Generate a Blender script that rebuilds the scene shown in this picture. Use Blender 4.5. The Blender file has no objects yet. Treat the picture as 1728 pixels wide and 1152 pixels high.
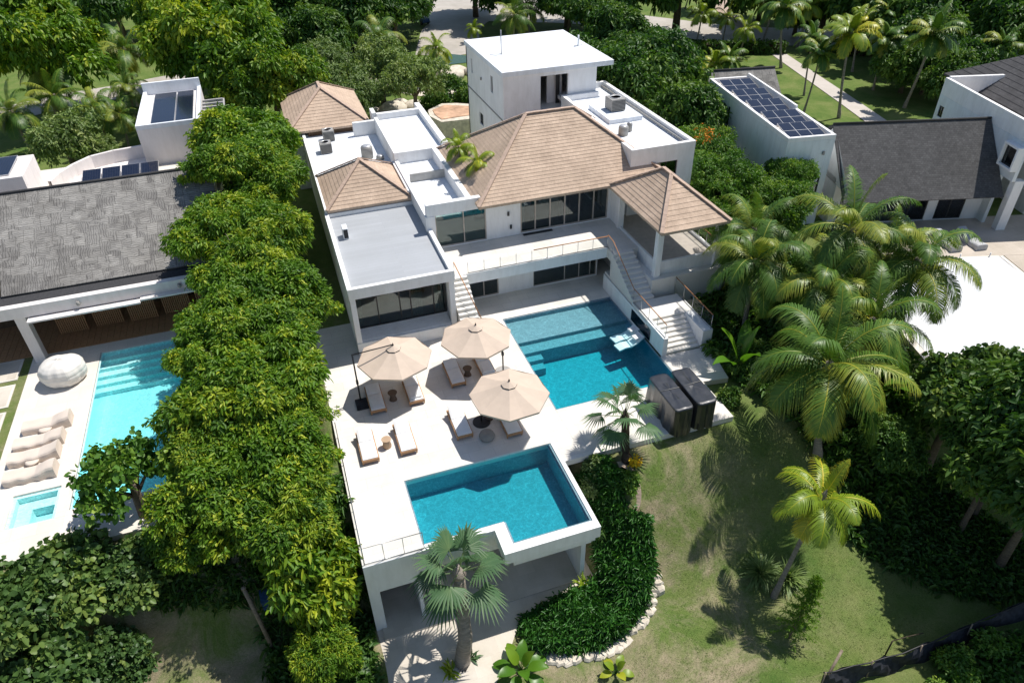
import bpy, math, random
import numpy as np
from mathutils import Matrix, Vector
PI=math.pi; rad=math.radians
# ---------------------------------------------------------------- camera, sky, sun
S=bpy.context.scene
CAMZ=24.0; FPX=1211.0
R_=np.array([0.9458412387,-0.3241398135,-0.0178250492]); U_=np.array([0.2058294730,0.5563394969,0.8050593719]); F_=np.array([0.2510350158,0.7651272740,-0.5929263659])
cd=bpy.data.cameras.new('camera'); cam=bpy.data.objects.new('camera',cd); S.collection.objects.link(cam); S.camera=cam
cd.sensor_width=36; cd.lens=FPX/1728*36; cd.clip_start=0.5; cd.clip_end=2000
cam.matrix_world=Matrix(((R_[0],U_[0],-F_[0],0),(R_[1],U_[1],-F_[1],0),(R_[2],U_[2],-F_[2],CAMZ),(0,0,0,1)))
SUN=Vector((0.50,0.14,1.0)).normalized()
w=bpy.data.worlds.new('World'); S.world=w; w.use_nodes=True; nt=w.node_tree
bg=nt.nodes['Background']; sky=nt.nodes.new('ShaderNodeTexSky'); sky.sky_type='NISHITA'; sky.sun_disc=False
sky.sun_elevation=math.asin(SUN.z); sky.sun_rotation=math.atan2(SUN.x,SUN.y); sky.air_density=1.0; sky.dust_density=0.6; sky.ozone_density=1.0
nt.links.new(sky.outputs[0],bg.inputs[0]); bg.inputs[1].default_value=0.095
sl=bpy.data.lights.new('sun','SUN'); sl.energy=4.6; sl.angle=rad(0.5); sl.color=(1.0,0.955,0.89)
so=bpy.data.objects.new('sun',sl); S.collection.objects.link(so); so.rotation_euler=SUN.to_track_quat('Z','Y').to_euler(); so.location=(30,8,60)
S.view_settings.view_transform='Standard'; S.view_settings.look='None'; S.view_settings.gamma=1; S.view_settings.exposure=0.24
S.render.engine='CYCLES'
S.cycles.max_bounces=6; S.cycles.diffuse_bounces=4; S.cycles.glossy_bounces=3; S.cycles.transparent_max_bounces=10; S.cycles.transmission_bounces=4

def at(px,py,z=0.0):
    """point on the level plane z seen at photo pixel px,py (used as a tape measure for plants and far ground)"""
    d=F_*FPX+R_*(px-864)-U_*(py-576); t=(z-CAMZ)/d[2]
    return (d[0]*t,d[1]*t)
# ---------------------------------------------------------------- mesh helpers
class MB:
    def __init__(s): s.v=[]; s.f=[]; s.m=[]; s.uv=[]; s.sm=[]
    def face(s,pts,mi=0,uv=None,smooth=False):
        i=len(s.v); s.v+= [tuple(p) for p in pts]; s.f.append(tuple(range(i,i+len(pts)))); s.m.append(mi); s.uv.append(uv); s.sm.append(smooth); return s
    def box(s,x0,x1,y0,y1,z0,z1,mi=0):
        i=len(s.v); s.v+=[(x0,y0,z0),(x1,y0,z0),(x1,y1,z0),(x0,y1,z0),(x0,y0,z1),(x1,y0,z1),(x1,y1,z1),(x0,y1,z1)]
        for q in ((3,2,1,0),(4,5,6,7),(0,1,5,4),(1,2,6,5),(2,3,7,6),(3,0,4,7)): s.f.append(tuple(i+k for k in q)); s.m.append(mi); s.uv.append(None); s.sm.append(False)
        return s
    def obox(s,c,ax,ay,az,hx,hy,hz,mi=0):
        c,ax,ay,az=[Vector(a) for a in (c,ax,ay,az)]; i=len(s.v)
        for dz in (-1,1):
            for dx,dy in ((-1,-1),(1,-1),(1,1),(-1,1)): s.v.append(tuple(c+ax*hx*dx+ay*hy*dy+az*hz*dz))
        for q in ((3,2,1,0),(4,5,6,7),(0,1,5,4),(1,2,6,5),(2,3,7,6),(3,0,4,7)): s.f.append(tuple(i+k for k in q)); s.m.append(mi); s.uv.append(None); s.sm.append(False)
        return s
    def prism(s,pts,z0,z1,mi=0):
        n=len(pts); s.face([(p[0],p[1],z1) for p in pts],mi); s.face([(p[0],p[1],z0) for p in reversed(pts)],mi)
        for k in range(n):
            a,b=pts[k],pts[(k+1)%n]; s.face([(a[0],a[1],z0),(b[0],b[1],z0),(b[0],b[1],z1),(a[0],a[1],z1)],mi)
        return s
    def tube(s,P,r,n=8,mi=0,cap=True):
        P=[Vector(p) for p in P]; r=r if hasattr(r,'__len__') else [r]*len(P); i0=len(s.v)
        up=Vector((0,0,1)); 
        for k,p in enumerate(P):
            t=(P[min(k+1,len(P)-1)]-P[max(k-1,0)]).normalized()
            a=t.cross(up) if abs(t.z)<0.95 else t.cross(Vector((1,0,0)))
            a.normalize(); b=t.cross(a).normalized()
            for j in range(n):
                q=2*PI*j/n; s.v.append(tuple(p+(a*math.cos(q)+b*math.sin(q))*r[k]))
        for k in range(len(P)-1):
            for j in range(n):
                a=i0+k*n+j; b=i0+k*n+(j+1)%n; s.f.append((a,b,b+n,a+n)); s.m.append(mi); s.uv.append(None); s.sm.append(True)
        if cap:
            s.f.append(tuple(i0+j for j in reversed(range(n)))); s.f.append(tuple(i0+(len(P)-1)*n+j for j in range(n))); s.m+=[mi]*2; s.uv+=[None]*2; s.sm+=[False]*2
        return s
    def lathe(s,prof,n=16,c=(0,0,0),mi=0):
        i0=len(s.v)
        for r,z in prof:
            for j in range(n): s.v.append((c[0]+r*math.cos(2*PI*j/n),c[1]+r*math.sin(2*PI*j/n),c[2]+z))
        for k in range(len(prof)-1):
            for j in range(n):
                a=i0+k*n+j; b=i0+k*n+(j+1)%n; s.f.append((a,b,b+n,a+n)); s.m.append(mi); s.uv.append(None); s.sm.append(True)
        s.f.append(tuple(i0+j for j in reversed(range(n)))); s.f.append(tuple(i0+(len(prof)-1)*n+j for j in range(n))); s.m+=[mi]*2; s.uv+=[None]*2; s.sm+=[False]*2
        return s
    def wall(s,axis,a0,a1,p,th,z0,z1,ops=(),mi=0):
        """upright wall along axis with rectangular openings (u0,u1,w0,w1)"""
        def bx(u0,u1,w0,w1):
            if u1-u0<1e-4 or w1-w0<1e-4: return
            if axis=='x': s.box(u0,u1,p,p+th,w0,w1,mi)
            else: s.box(p,p+th,u0,u1,w0,w1,mi)
        cur=a0
        for (u0,u1,w0,w1) in sorted(ops):
            bx(cur,u0,z0,z1); bx(u0,u1,z0,w0); bx(u0,u1,w1,z1); cur=u1
        bx(cur,a1,z0,z1); return s
    def build(s,name,mats,parent=None,world=True,bevel=0,rz=0):
        off=Vector((0,0,0)); q=parent
        while q is not None and world: off=off+q.location; q=q.parent
        me=bpy.data.meshes.new(name); me.from_pydata([(x-off.x,y-off.y,z-off.z) for x,y,z in s.v],[],s.f)
        if not isinstance(mats,(list,tuple)): mats=[mats]
        for m in mats: me.materials.append(m)
        me.polygons.foreach_set('material_index',s.m); me.polygons.foreach_set('use_smooth',s.sm)
        if any(u is not None for u in s.uv):
            l=me.uv_layers.new(name='UVMap'); k=0
            for fi,u in enumerate(s.uv):
                n=len(s.f[fi])
                for j in range(n): l.data[k+j].uv=(u[j] if u else (0,0))
                k+=n
        me.update(); o=bpy.data.objects.new(name,me); S.collection.objects.link(o)
        if parent is not None: o.parent=parent
        if bevel:
            b=o.modifiers.new('bevel','BEVEL'); b.width=bevel; b.segments=2; b.limit_method='ANGLE'; b.angle_limit=rad(50)
        return o
def tag(o,label=None,cat=None,group=None,kind=None):
    if label: o['label']=label
    if cat: o['category']=cat
    if group: o['group']=group
    if kind: o['kind']=kind
    return o
def thing(name,label,cat,loc=(0,0,0),rz=0,group=None):
    o=bpy.data.objects.new(name,None); S.collection.objects.link(o); o.location=loc; o.rotation_euler=(0,0,rz); o.empty_display_size=.3
    return tag(o,label,cat,group)
def dup(root,loc,rz=0,label=None,scale=None):
    def cp(o,par):
        c=o.copy(); S.collection.objects.link(c)
        if par is not None: c.parent=par
        for ch in list(o.children): cp(ch,c)
        return c
    c=cp(root,None); c.location=loc; c.rotation_euler=(0,0,rz)
    if label: c['label']=label
    if scale: c.scale=scale if hasattr(scale,'__len__') else (scale,)*3
    return c
# ---------------------------------------------------------------- materials
def lin(c):
    return tuple(((x/255)/12.92 if x/255<=.04045 else ((x/255+.055)/1.055)**2.4) for x in c)+(1,)
class NM:
    def __init__(s,name,rough=.8,spec=.3,metal=0):
        s.m=bpy.data.materials.new(name); s.m.use_nodes=True; s.n=s.m.node_tree; s.b=s.n.nodes['Principled BSDF']; s.out=s.n.nodes['Material Output']
        s.b.inputs['Roughness'].default_value=rough; s.b.inputs['Specular IOR Level'].default_value=spec; s.b.inputs['Metallic'].default_value=metal
        s.tc=s.n.nodes.new('ShaderNodeTexCoord')
    def N(s,t,**k):
        n=s.n.nodes.new(t)
        for a,b in k.items(): setattr(n,a,b)
        return n
    def L(s,a,b): s.n.links.new(a,b)
    def noise(s,scale,detail=4,rough=.6,co='Object',sc=None,dist=0):
        n=s.N('ShaderNodeTexNoise'); n.inputs['Scale'].default_value=scale; n.inputs['Detail'].default_value=detail; n.inputs['Roughness'].default_value=rough; n.inputs['Distortion'].default_value=dist
        src=s.tc.outputs[co]
        if sc:
            mp=s.N('ShaderNodeMapping'); mp.inputs['Scale'].default_value=sc; s.L(src,mp.inputs[0]); src=mp.outputs[0]
        s.L(src,n.inputs['Vector']); return n.outputs['Fac']
    def ramp(s,fac,stops):
        r=s.N('ShaderNodeValToRGB'); e=r.color_ramp.elements
        while len(e)<len(stops): e.new(.5)
        for k,(p,c) in enumerate(stops): e[k].position=p; e[k].color=tuple(c)+((1,) if len(c)==3 else ())
        s.L(fac,r.inputs[0]); return r.outputs[0]
    def mix(s,fac,a,b,mode='MIX'):
        n=s.N('ShaderNodeMix',data_type='RGBA',blend_type=mode)
        for sock,v in ((n.inputs['Factor'],fac),(n.inputs['A'],a),(n.inputs['B'],b)):
            if hasattr(v,'is_linked') or hasattr(v,'links'): s.L(v,sock)
            else: sock.default_value=v if not isinstance(v,tuple) or len(v)==4 else tuple(v)+(1,)
        return n.outputs['Result']
    def bump(s,h,strength=.3,dist=.02):
        n=s.N('ShaderNodeBump'); n.inputs['Strength'].default_value=strength; n.inputs['Distance'].default_value=dist; s.L(h,n.inputs['Height']); s.L(n.outputs[0],s.b.inputs['Normal']); return n
    def col(s,c):
        if isinstance(c,tuple): s.b.inputs['Base Color'].default_value=tuple(c)+((1,) if len(c)==3 else ())
        else: s.L(c,s.b.inputs['Base Color'])
        return s
def simple(name,c,rough=.7,spec=.3,metal=0,var=.12,scale=3,bump=0,bscale=40):
    m=NM(name,rough,spec,metal); a=tuple(x*(1-var) for x in c); b=tuple(min(1,x*(1+var)) for x in c)
    m.col(m.ramp(m.noise(scale),[(.3,a),(.7,b)]))
    if bump: m.bump(m.noise(bscale),bump,.01)
    return m.m
M={}
def stucco(name,c,dirt=.12):
    m=NM(name,.85,.2); n1=m.noise(.5,5,.65); n2=m.noise(2.2,6,.7,sc=(1,1,.25))
    base=m.ramp(n1,[(.3,tuple(x*(1-dirt*.5) for x in c)),(.7,c)])
    st=m.ramp(n2,[(.42,(1,1,1)),(.75,(1-dirt,1-dirt*1.05,1-dirt*1.15))])
    m.col(m.mix(1.0,base,st,'MULTIPLY')); m.bump(m.noise(25,4),.25,.006); return m.m
M['white']=stucco('white_stucco',(.86,.855,.85),.14); M['white2']=stucco('white_roof_coating',(.80,.83,.87),.16); M['pinkwhite']=stucco('warm_white_stucco',(.82,.77,.745),.13)
M['greywhite']=stucco('cool_white_stucco',(.78,.82,.84),.15)
def deck(name,c,bw=1.2,bh=.6,joint=.78,var=.06,stain=.1):
    m=NM(name,.6,.25); b=m.N('ShaderNodeTexBrick'); b.offset=.5; b.inputs['Scale'].default_value=1; b.inputs['Brick Width'].default_value=bw; b.inputs['Row Height'].default_value=bh; b.inputs['Mortar Size'].default_value=.006; b.inputs['Mortar Smooth'].default_value=.3
    b.inputs['Color1'].default_value=tuple(x*(1-var) for x in c)+(1,); b.inputs['Color2'].default_value=tuple(min(1,x*(1+var*.4)) for x in c)+(1,); b.inputs['Mortar'].default_value=tuple(x*joint for x in c)+(1,)
    m.L(m.tc.outputs['Object'],b.inputs['Vector'])
    st=m.ramp(m.noise(.45,6,.65),[(.35,(1-stain,1-stain,1-stain*1.2)),(.65,(1,1,1))]); st2=m.ramp(m.noise(7,5,.7,sc=(1,3,1)),[(.3,(.95,.94,.92)),(.7,(1,1,1))])
    m.col(m.mix(1.0,m.mix(1.0,b.outputs['Color'],st,'MULTIPLY'),st2,'MULTIPLY')); m.bump(b.outputs['Fac'],-.15,.004); return m.m
M['deck']=deck('travertine_deck',(.77,.735,.69),1.2,.6,.66,.07,.13); M['stone_step']=deck('pale_stone_steps',(.80,.77,.73),2.,2.)
M['greydeck']=deck('grey_roof_boards',(.40,.42,.45),6,.28,.82,.05,.06)
M['tiledeck2']=deck('cream_poolside_paving',(.76,.71,.65),1.0,1.0)
M['tiledeck3']=deck('warm_terrace_paving',(.56,.49,.42),.9,.9,.72,.08,.18)
def tile_roof(name,c1,c2,gap,bw=.24,bh=.27,joint=.6):
    m=NM(name,.85,.2); b=m.N('ShaderNodeTexBrick'); b.offset=.37; b.inputs['Scale'].default_value=1; b.inputs['Brick Width'].default_value=bw; b.inputs['Row Height'].default_value=bh; b.inputs['Mortar Size'].default_value=.007; b.inputs['Bias'].default_value=.0
    b.inputs['Color1'].default_value=c1+(1,); b.inputs['Color2'].default_value=c2+(1,); b.inputs['Mortar'].default_value=gap+(1,)
    m.L(m.tc.outputs['UV'],b.inputs['Vector'])
    a=m.ramp(m.noise(.6,6,.75),[(.3,(.76,.74,.72)),(.7,(1.12,1.10,1.08))]); a2=m.ramp(m.noise(9,4,.6),[(.3,(.88,.87,.86)),(.7,(1.07,1.07,1.07))])
    m.col(m.mix(1.0,m.mix(1.0,b.outputs['Color'],a,'MULTIPLY'),a2,'MULTIPLY')); m.bump(m.noise(30,3),.3,.01); return m.m
M['rooftile']=tile_roof('brown_shake_tile',(.57,.445,.345),(.51,.395,.305),(.42,.32,.245))
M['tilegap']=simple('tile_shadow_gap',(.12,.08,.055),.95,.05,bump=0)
M['hipcap']=simple('brown_ridge_cap',(.47,.35,.275),.85,.2,var=.15,scale=6)
M['shingle']=tile_roof('grey_shingle',(.118,.119,.122),(.082,.083,.086),(.05,.05,.05),.22,.14)
M['shingle2']=tile_roof('dark_shingle',(.10,.10,.105),(.075,.075,.08),(.045,.045,.045),.3,.2)
def thatch(name):
    m=NM(name,.9,.15); nz=m.N('ShaderNodeTexNoise'); nz.inputs['Scale'].default_value=1.3; nz.inputs['Detail'].default_value=3; m.L(m.tc.outputs['UV'],nz.inputs['Vector']); uv=m.mix(.16,m.tc.outputs['UV'],nz.outputs['Color'])
    def brick(w_,h_,off):
        b=m.N('ShaderNodeTexBrick'); b.offset=off; b.inputs['Scale'].default_value=1; b.inputs['Brick Width'].default_value=w_; b.inputs['Row Height'].default_value=h_; b.inputs['Mortar Size'].default_value=.012; b.inputs['Mortar Smooth'].default_value=1
        b.inputs['Color1'].default_value=(0,0,0,1); b.inputs['Color2'].default_value=(1,1,1,1); b.inputs['Mortar'].default_value=(.35,.35,.35,1); m.L(uv,b.inputs['Vector']); return b
    b1=brick(.78,.52,.37); b2=brick(.46,.70,.61); b3=brick(.33,.24,.45)
    mk=m.ramp(m.noise(1.1,2,.5,'UV'),[(.47,(0,0,0)),(.5,(1,1,1))])
    cell=m.mix(mk,b1.outputs['Color'],b2.outputs['Color']); fac=m.mix(mk,b1.outputs['Fac'],b2.outputs['Fac'])
    gt=m.N('ShaderNodeMath',operation='GREATER_THAN'); m.L(cell,gt.inputs[0]); gt.inputs[1].default_value=.45
    def wave(direction):
        wv=m.N('ShaderNodeTexWave'); wv.bands_direction=direction; wv.inputs['Scale'].default_value=3.0; wv.inputs['Distortion'].default_value=6.5; wv.inputs['Detail'].default_value=3; wv.inputs['Detail Scale'].default_value=1.2; m.L(uv,wv.inputs['Vector']); return wv.outputs['Color']
    wv=m.mix(gt.outputs[0],wave('X'),wave('Y'))
    base=m.ramp(cell,[(0,(.15,.145,.14)),(1,(.35,.34,.32))]); base=m.mix(.4,base,m.ramp(b3.outputs['Color'],[(0,(.16,.155,.15)),(1,(.36,.35,.33))]))
    ln=m.ramp(wv,[(0.0,(.60,.60,.60)),(.35,(1.08,1.07,1.06))]); mort=m.ramp(fac,[(.3,(1,1,1)),(1,(.38,.37,.35))])
    big=m.ramp(m.noise(.6,5,.75),[(.3,(.74,.73,.72)),(.7,(1.14,1.14,1.14))]); sp=m.ramp(m.noise(9,3,.7),[(.60,(1,1,1)),(.72,(1.35,1.35,1.35))])
    c=m.mix(1.0,m.mix(1.0,m.mix(1.0,m.mix(1.0,base,ln,'MULTIPLY'),big,'MULTIPLY'),mort,'MULTIPLY'),sp,'MULTIPLY'); m.col(c); m.bump(c,1.0,.06); return m.m
M['thatch']=thatch('weathered_palm_shake')
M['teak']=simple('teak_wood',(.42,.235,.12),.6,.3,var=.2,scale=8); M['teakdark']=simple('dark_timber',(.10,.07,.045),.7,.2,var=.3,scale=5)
M['rail_wood']=simple('orange_teak_handrail',(.42,.20,.09),.6,.3)
M['cushion']=simple('white_cushion_fabric',(.80,.79,.78),.9,.1,var=.04,bump=.2,bscale=60)
M['canopy']=simple('beige_umbrella_canvas',(.57,.465,.375),.9,.1,var=.04,scale=2)
M['black']=simple('black_painted_metal',(.02,.02,.022),.45,.4); M['steel']=simple('brushed_steel',(.6,.6,.6),.3,.5,1.0)
M['greymetal']=simple('grey_metal_casing',(.30,.29,.27),.5,.4); M['darkgrille']=simple('dark_grille',(.05,.05,.05),.7,.2)
M['greystone']=simple('grey_stone',(.36,.35,.34),.8,.2,var=.2,scale=8); M['wicker']=simple('brown_wicker',(.16,.11,.08),.8,.2,var=.35,scale=60)
M['tan']=simple('tan_ceramic',(.46,.32,.21),.6,.3); M['taupe']=simple('taupe_cushion_fabric',(.33,.30,.27),.95,.1)
M['frame']=simple('bronze_window_frame',(.42,.38,.34),.45,.4,.3); M['framedark']=simple('dark_window_frame',(.035,.035,.035),.45,.4)
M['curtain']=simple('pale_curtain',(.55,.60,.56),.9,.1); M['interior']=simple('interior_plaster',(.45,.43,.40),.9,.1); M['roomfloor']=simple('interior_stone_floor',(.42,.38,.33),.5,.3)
M['cover_beige']=simple('beige_canvas_cover',(.66,.57,.49),.9,.1,var=.06,scale=2,bump=.3,bscale=6); M['cover_white']=simple('white_plastic_cover',(.72,.69,.64),.5,.35,var=.06,scale=3,bump=.4,bscale=5)
M['cover_grey']=simple('grey_canvas_cover',(.46,.46,.47),.85,.15,var=.08,scale=3,bump=.4,bscale=5)
def black_cover():
    m=NM('black_vinyl_cover',.30,.9); m.col(m.ramp(m.noise(2,5),[(.3,(.014,.016,.02)),(.7,(.03,.032,.038))])); m.bump(m.noise(2.0,3,.5,sc=(1,1,.35)),.35,.06); return m.m
M['black_cover']=black_cover()
M['antenna']=simple('galvanised_pipe',(.45,.46,.48),.4,.5,.6); M['blue']=simple('blue_tarpaulin',(.05,.11,.22),.6,.3,var=.3,scale=9)
M['netting']=simple('black_shade_net',(.035,.037,.045),.75,.2,var=.5,scale=4,bump=.6,bscale=5); M['greywood']=simple('grey_weathered_wood',(.25,.20,.15),.85,.15,var=.3,scale=9)
M['limestone']=simple('rough_limestone',(.60,.54,.45),.9,.1,var=.25,scale=3,bump=.8,bscale=8)
M['rust']=simple('rusty_concrete_top',(.52,.33,.22),.8,.2,var=.4,scale=.9)
def glass(name,tint,fac=.25,rough=.02):
    m=NM(name); n=m.n; n.nodes.remove(m.b); tr=m.N('ShaderNodeBsdfTransparent'); tr.inputs[0].default_value=tint+(1,); gl=m.N('ShaderNodeBsdfGlossy'); gl.inputs['Roughness'].default_value=rough; gl.inputs['Color'].default_value=(.9,.95,1,1)
    fr=m.N('ShaderNodeLayerWeight'); fr.inputs[0].default_value=fac; mx=m.N('ShaderNodeMixShader'); 
    mm=m.N('ShaderNodeMath',operation='MULTIPLY_ADD'); m.L(fr.outputs['Fresnel'],mm.inputs[0]); mm.inputs[1].default_value=1.0; mm.inputs[2].default_value=.03
    m.L(mm.outputs[0],mx.inputs[0]); m.L(tr.outputs[0],mx.inputs[1]); m.L(gl.outputs[0],mx.inputs[2]); m.L(mx.outputs[0],m.out.inputs['Surface']); return m
M['window']=glass('tinted_window_glass',(.50,.58,.56),.35).m; M['rail_glass']=glass('clear_railing_glass',(.95,.97,.97),.06).m
def water(name,absorb,dens):
    m=glass(name,(.97,.99,1.0),.12,.03)
    n1=m.noise(1.6,5,.6,dist=.4); n2=m.noise(9,3,.6)
    mx=m.N('ShaderNodeMath',operation='MULTIPLY_ADD'); m.L(n2,mx.inputs[0]); mx.inputs[1].default_value=.25; m.L(n1,mx.inputs[2])
    bp=m.N('ShaderNodeBump'); bp.inputs['Strength'].default_value=.35; bp.inputs['Distance'].default_value=.06; m.L(mx.outputs[0],bp.inputs['Height'])
    for nd in m.n.nodes:
        if nd.type in('BSDF_GLOSSY',): m.L(bp.outputs[0],nd.inputs['Normal'])
    va=m.N('ShaderNodeVolumeAbsorption'); va.inputs['Color'].default_value=absorb+(1,); va.inputs['Density'].default_value=dens; m.L(va.outputs[0],m.out.inputs['Volume']); return m.m
M['water']=water('pool_water',(.05,.965,.99),.95); M['water2']=water('turquoise_pool_water',(.06,.92,.95),.26)
M['pond']=simple('green_pond_water',(.09,.16,.15),.08,.5)
def mosaic(name,c,caustic=.25):
    m=NM(name,.5,.3); vo=m.N('ShaderNodeTexVoronoi'); vo.inputs['Scale'].default_value=14; m.L(m.tc.outputs['Object'],vo.inputs['Vector'])
    sp=m.N('ShaderNodeSeparateColor'); m.L(vo.outputs['Color'],sp.inputs[0])
    cells=m.ramp(sp.outputs[0],[(0,tuple(x*.86 for x in c)),(1,tuple(min(1,x*1.12) for x in c))])
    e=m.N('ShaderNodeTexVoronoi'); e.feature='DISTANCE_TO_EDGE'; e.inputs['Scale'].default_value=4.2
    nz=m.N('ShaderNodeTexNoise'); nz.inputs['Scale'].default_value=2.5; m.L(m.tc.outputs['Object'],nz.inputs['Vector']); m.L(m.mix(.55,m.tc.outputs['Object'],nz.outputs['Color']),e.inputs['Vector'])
    vn=m.ramp(e.outputs['Distance'],[(0,(1+caustic*1.3,)*3),(.035,(1,1,1)),(.3,(1-caustic*.2,)*3)])  # pale web imitates caustic light lines, painted into the tile colour
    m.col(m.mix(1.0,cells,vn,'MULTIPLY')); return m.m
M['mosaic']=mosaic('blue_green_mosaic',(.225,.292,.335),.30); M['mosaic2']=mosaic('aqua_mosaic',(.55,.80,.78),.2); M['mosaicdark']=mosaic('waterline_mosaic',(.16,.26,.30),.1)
def solar():
    m=NM('solar_cell',.12,.6); b=m.N('ShaderNodeTexBrick'); b.offset=0; b.inputs['Scale'].default_value=1; b.inputs['Brick Width'].default_value=.16; b.inputs['Row Height'].default_value=.16; b.inputs['Mortar Size'].default_value=.006
    b.inputs['Color1'].default_value=(.006,.010,.026,1); b.inputs['Color2'].default_value=(.009,.014,.034,1); b.inputs['Mortar'].default_value=(.035,.04,.055,1); m.L(m.tc.outputs['Object'],b.inputs['Vector']); m.col(b.outputs['Color']); return m.m
M['solar']=solar(); M['alu']=simple('aluminium_edge',(.55,.55,.56),.4,.5,.5)
def bark(name,c):
    m=NM(name,.9,.1); m.col(m.ramp(m.noise(3,6,.7,sc=(1,1,4)),[(.3,tuple(x*.6 for x in c)),(.7,tuple(x*1.25 for x in c))])); m.bump(m.noise(6,4,.6,sc=(1,1,5)),.8,.05); return m.m
M['bark']=bark('grey_brown_bark',(.20,.16,.12)); M['palmbark']=bark('pale_palm_trunk',(.30,.26,.22)); M['darkbark']=bark('dark_fibrous_trunk',(.07,.055,.04))
def leafmat(name,dark,mid,tip,rough=.5,trans=.28,spec=.35):
    m=NM(name,rough,spec); at_=m.N('ShaderNodeAttribute'); at_.attribute_name='tint'
    c=m.ramp(at_.outputs['Fac'],[(0,dark),(.55,mid),(1,tip)])
    oi=m.N('ShaderNodeObjectInfo'); v=m.ramp(oi.outputs['Random'],[(0,(.85,.88,.9)),(1,(1.12,1.08,1.0))]); c=m.mix(1.0,c,v,'MULTIPLY')
    m.col(c); t=m.N('ShaderNodeBsdfTranslucent'); m.L(m.mix(1.0,c,(1.15,1.25,.6,1),'MULTIPLY'),t.inputs[0]); mx=m.N('ShaderNodeMixShader'); mx.inputs[0].default_value=trans
    m.L(m.b.outputs[0],mx.inputs[1]); m.L(t.outputs[0],mx.inputs[2]); m.L(mx.outputs[0],m.out.inputs['Surface']); return m.m
M['leafA']=leafmat('yellow_green_foliage',(.050,.130,.010),(.130,.255,.016),(.42,.47,.03))
M['leafB']=leafmat('deep_green_foliage',(.026,.085,.014),(.078,.170,.028),(.20,.30,.045))
M['leafC']=leafmat('fresh_green_foliage',(.040,.115,.014),(.10,.22,.028),(.26,.37,.05))
M['leafD']=leafmat('olive_grey_foliage',(.085,.150,.045),(.19,.275,.085),(.33,.39,.15))
M['leafBig']=leafmat('glossy_big_leaves',(.040,.090,.025),(.090,.170,.045),(.22,.29,.07),.45,.25,.3)
M['frondA']=leafmat('green_palm_frond',(.032,.090,.014),(.090,.180,.024),(.42,.41,.05),.42,.18,.35)
M['frondY']=leafmat('yellow_palm_frond',(.07,.15,.015),(.22,.31,.02),(.70,.56,.04),.4,.2,.4)
M['frondFan']=leafmat('blue_green_fan_frond',(.035,.090,.040),(.085,.165,.075),(.24,.31,.14),.45,.25,.3)
M['fern']=leafmat('dark_fern_fronds',(.025,.090,.018),(.048,.165,.026),(.12,.27,.04),.4,.2,.4)
M['banana']=leafmat('bright_banana_leaf',(.04,.12,.012),(.10,.24,.02),(.30,.42,.03),.35,.35,.4)
M['flower']=simple('yellow_flowers',(.75,.50,.02),.7,.2); M['orange']=simple('orange_flowers',(.70,.25,.03),.7,.2)
M['hedge']=leafmat('clipped_hedge_leaves',(.03,.08,.015),(.06,.13,.02),(.12,.19,.04))
def grass():
    m=NM('lawn_grass',.9,.1); g=m.ramp(m.noise(.33,9,.72,dist=.25),[(.30,(.070,.140,.028)),(.50,(.140,.195,.052)),(.68,(.21,.235,.085))])
    dry=m.ramp(m.noise(1.5,6,.7),[(.3,(.26,.22,.14)),(.7,(.44,.36,.25))])
    sep=m.N('ShaderNodeSeparateXYZ'); m.L(m.tc.outputs['Object'],sep.inputs[0])
    near=m.N('ShaderNodeMapRange'); m.L(sep.outputs['Y'],near.inputs[0]); near.inputs[1].default_value=45; near.inputs[2].default_value=22; near.inputs[3].default_value=0; near.inputs[4].default_value=1
    pn=m.ramp(m.noise(.40,9,.75,dist=.4),[(.43,(0,0,0)),(.60,(.95,.95,.95))])
    rx=m.N('ShaderNodeMapRange'); m.L(sep.outputs['X'],rx.inputs[0]); rx.inputs[1].default_value=19; rx.inputs[2].default_value=13.5; rx.inputs[3].default_value=.15; rx.inputs[4].default_value=1
    mu=m.N('ShaderNodeMath',operation='MULTIPLY'); m.L(near.outputs[0],mu.inputs[0]); m.L(pn,mu.inputs[1]); mu2=m.N('ShaderNodeMath',operation='MULTIPLY'); m.L(mu.outputs[0],mu2.inputs[0]); m.L(rx.outputs[0],mu2.inputs[1])
    c=m.mix(mu2.outputs[0],g,dry); fine=m.ramp(m.noise(14,5,.75),[(.3,(.72,.74,.7)),(.7,(1.2,1.2,1.2))]); c=m.mix(1.0,c,fine,'MULTIPLY'); m.col(c); m.bump(m.noise(18,5,.8),1.0,.06); return m.m
M['grass']=grass()
M['road']=deck('pale_concrete_road',(.50,.46,.42),6,6,.92,.04,.2); M['path']=deck('concrete_walkway',(.58,.53,.49),1.5,1.5,.8,.05,.12); M['tanpath']=simple('tan_gravel_path',(.42,.33,.26),.95,.1,var=.1)
M['patio']=deck('cream_coral_stone',(.68,.62,.55),.8,.8,.88,.07,.2)
M['soil']=simple('dark_soil',(.045,.035,.025),1,.05,var=.3)
M['gravel']=simple('dark_roof_gravel',(.055,.055,.058),.95,.1,var=.4,scale=25)
M['whitepool']=stucco('white_pool_cover',(.70,.715,.74),.14)
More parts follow.
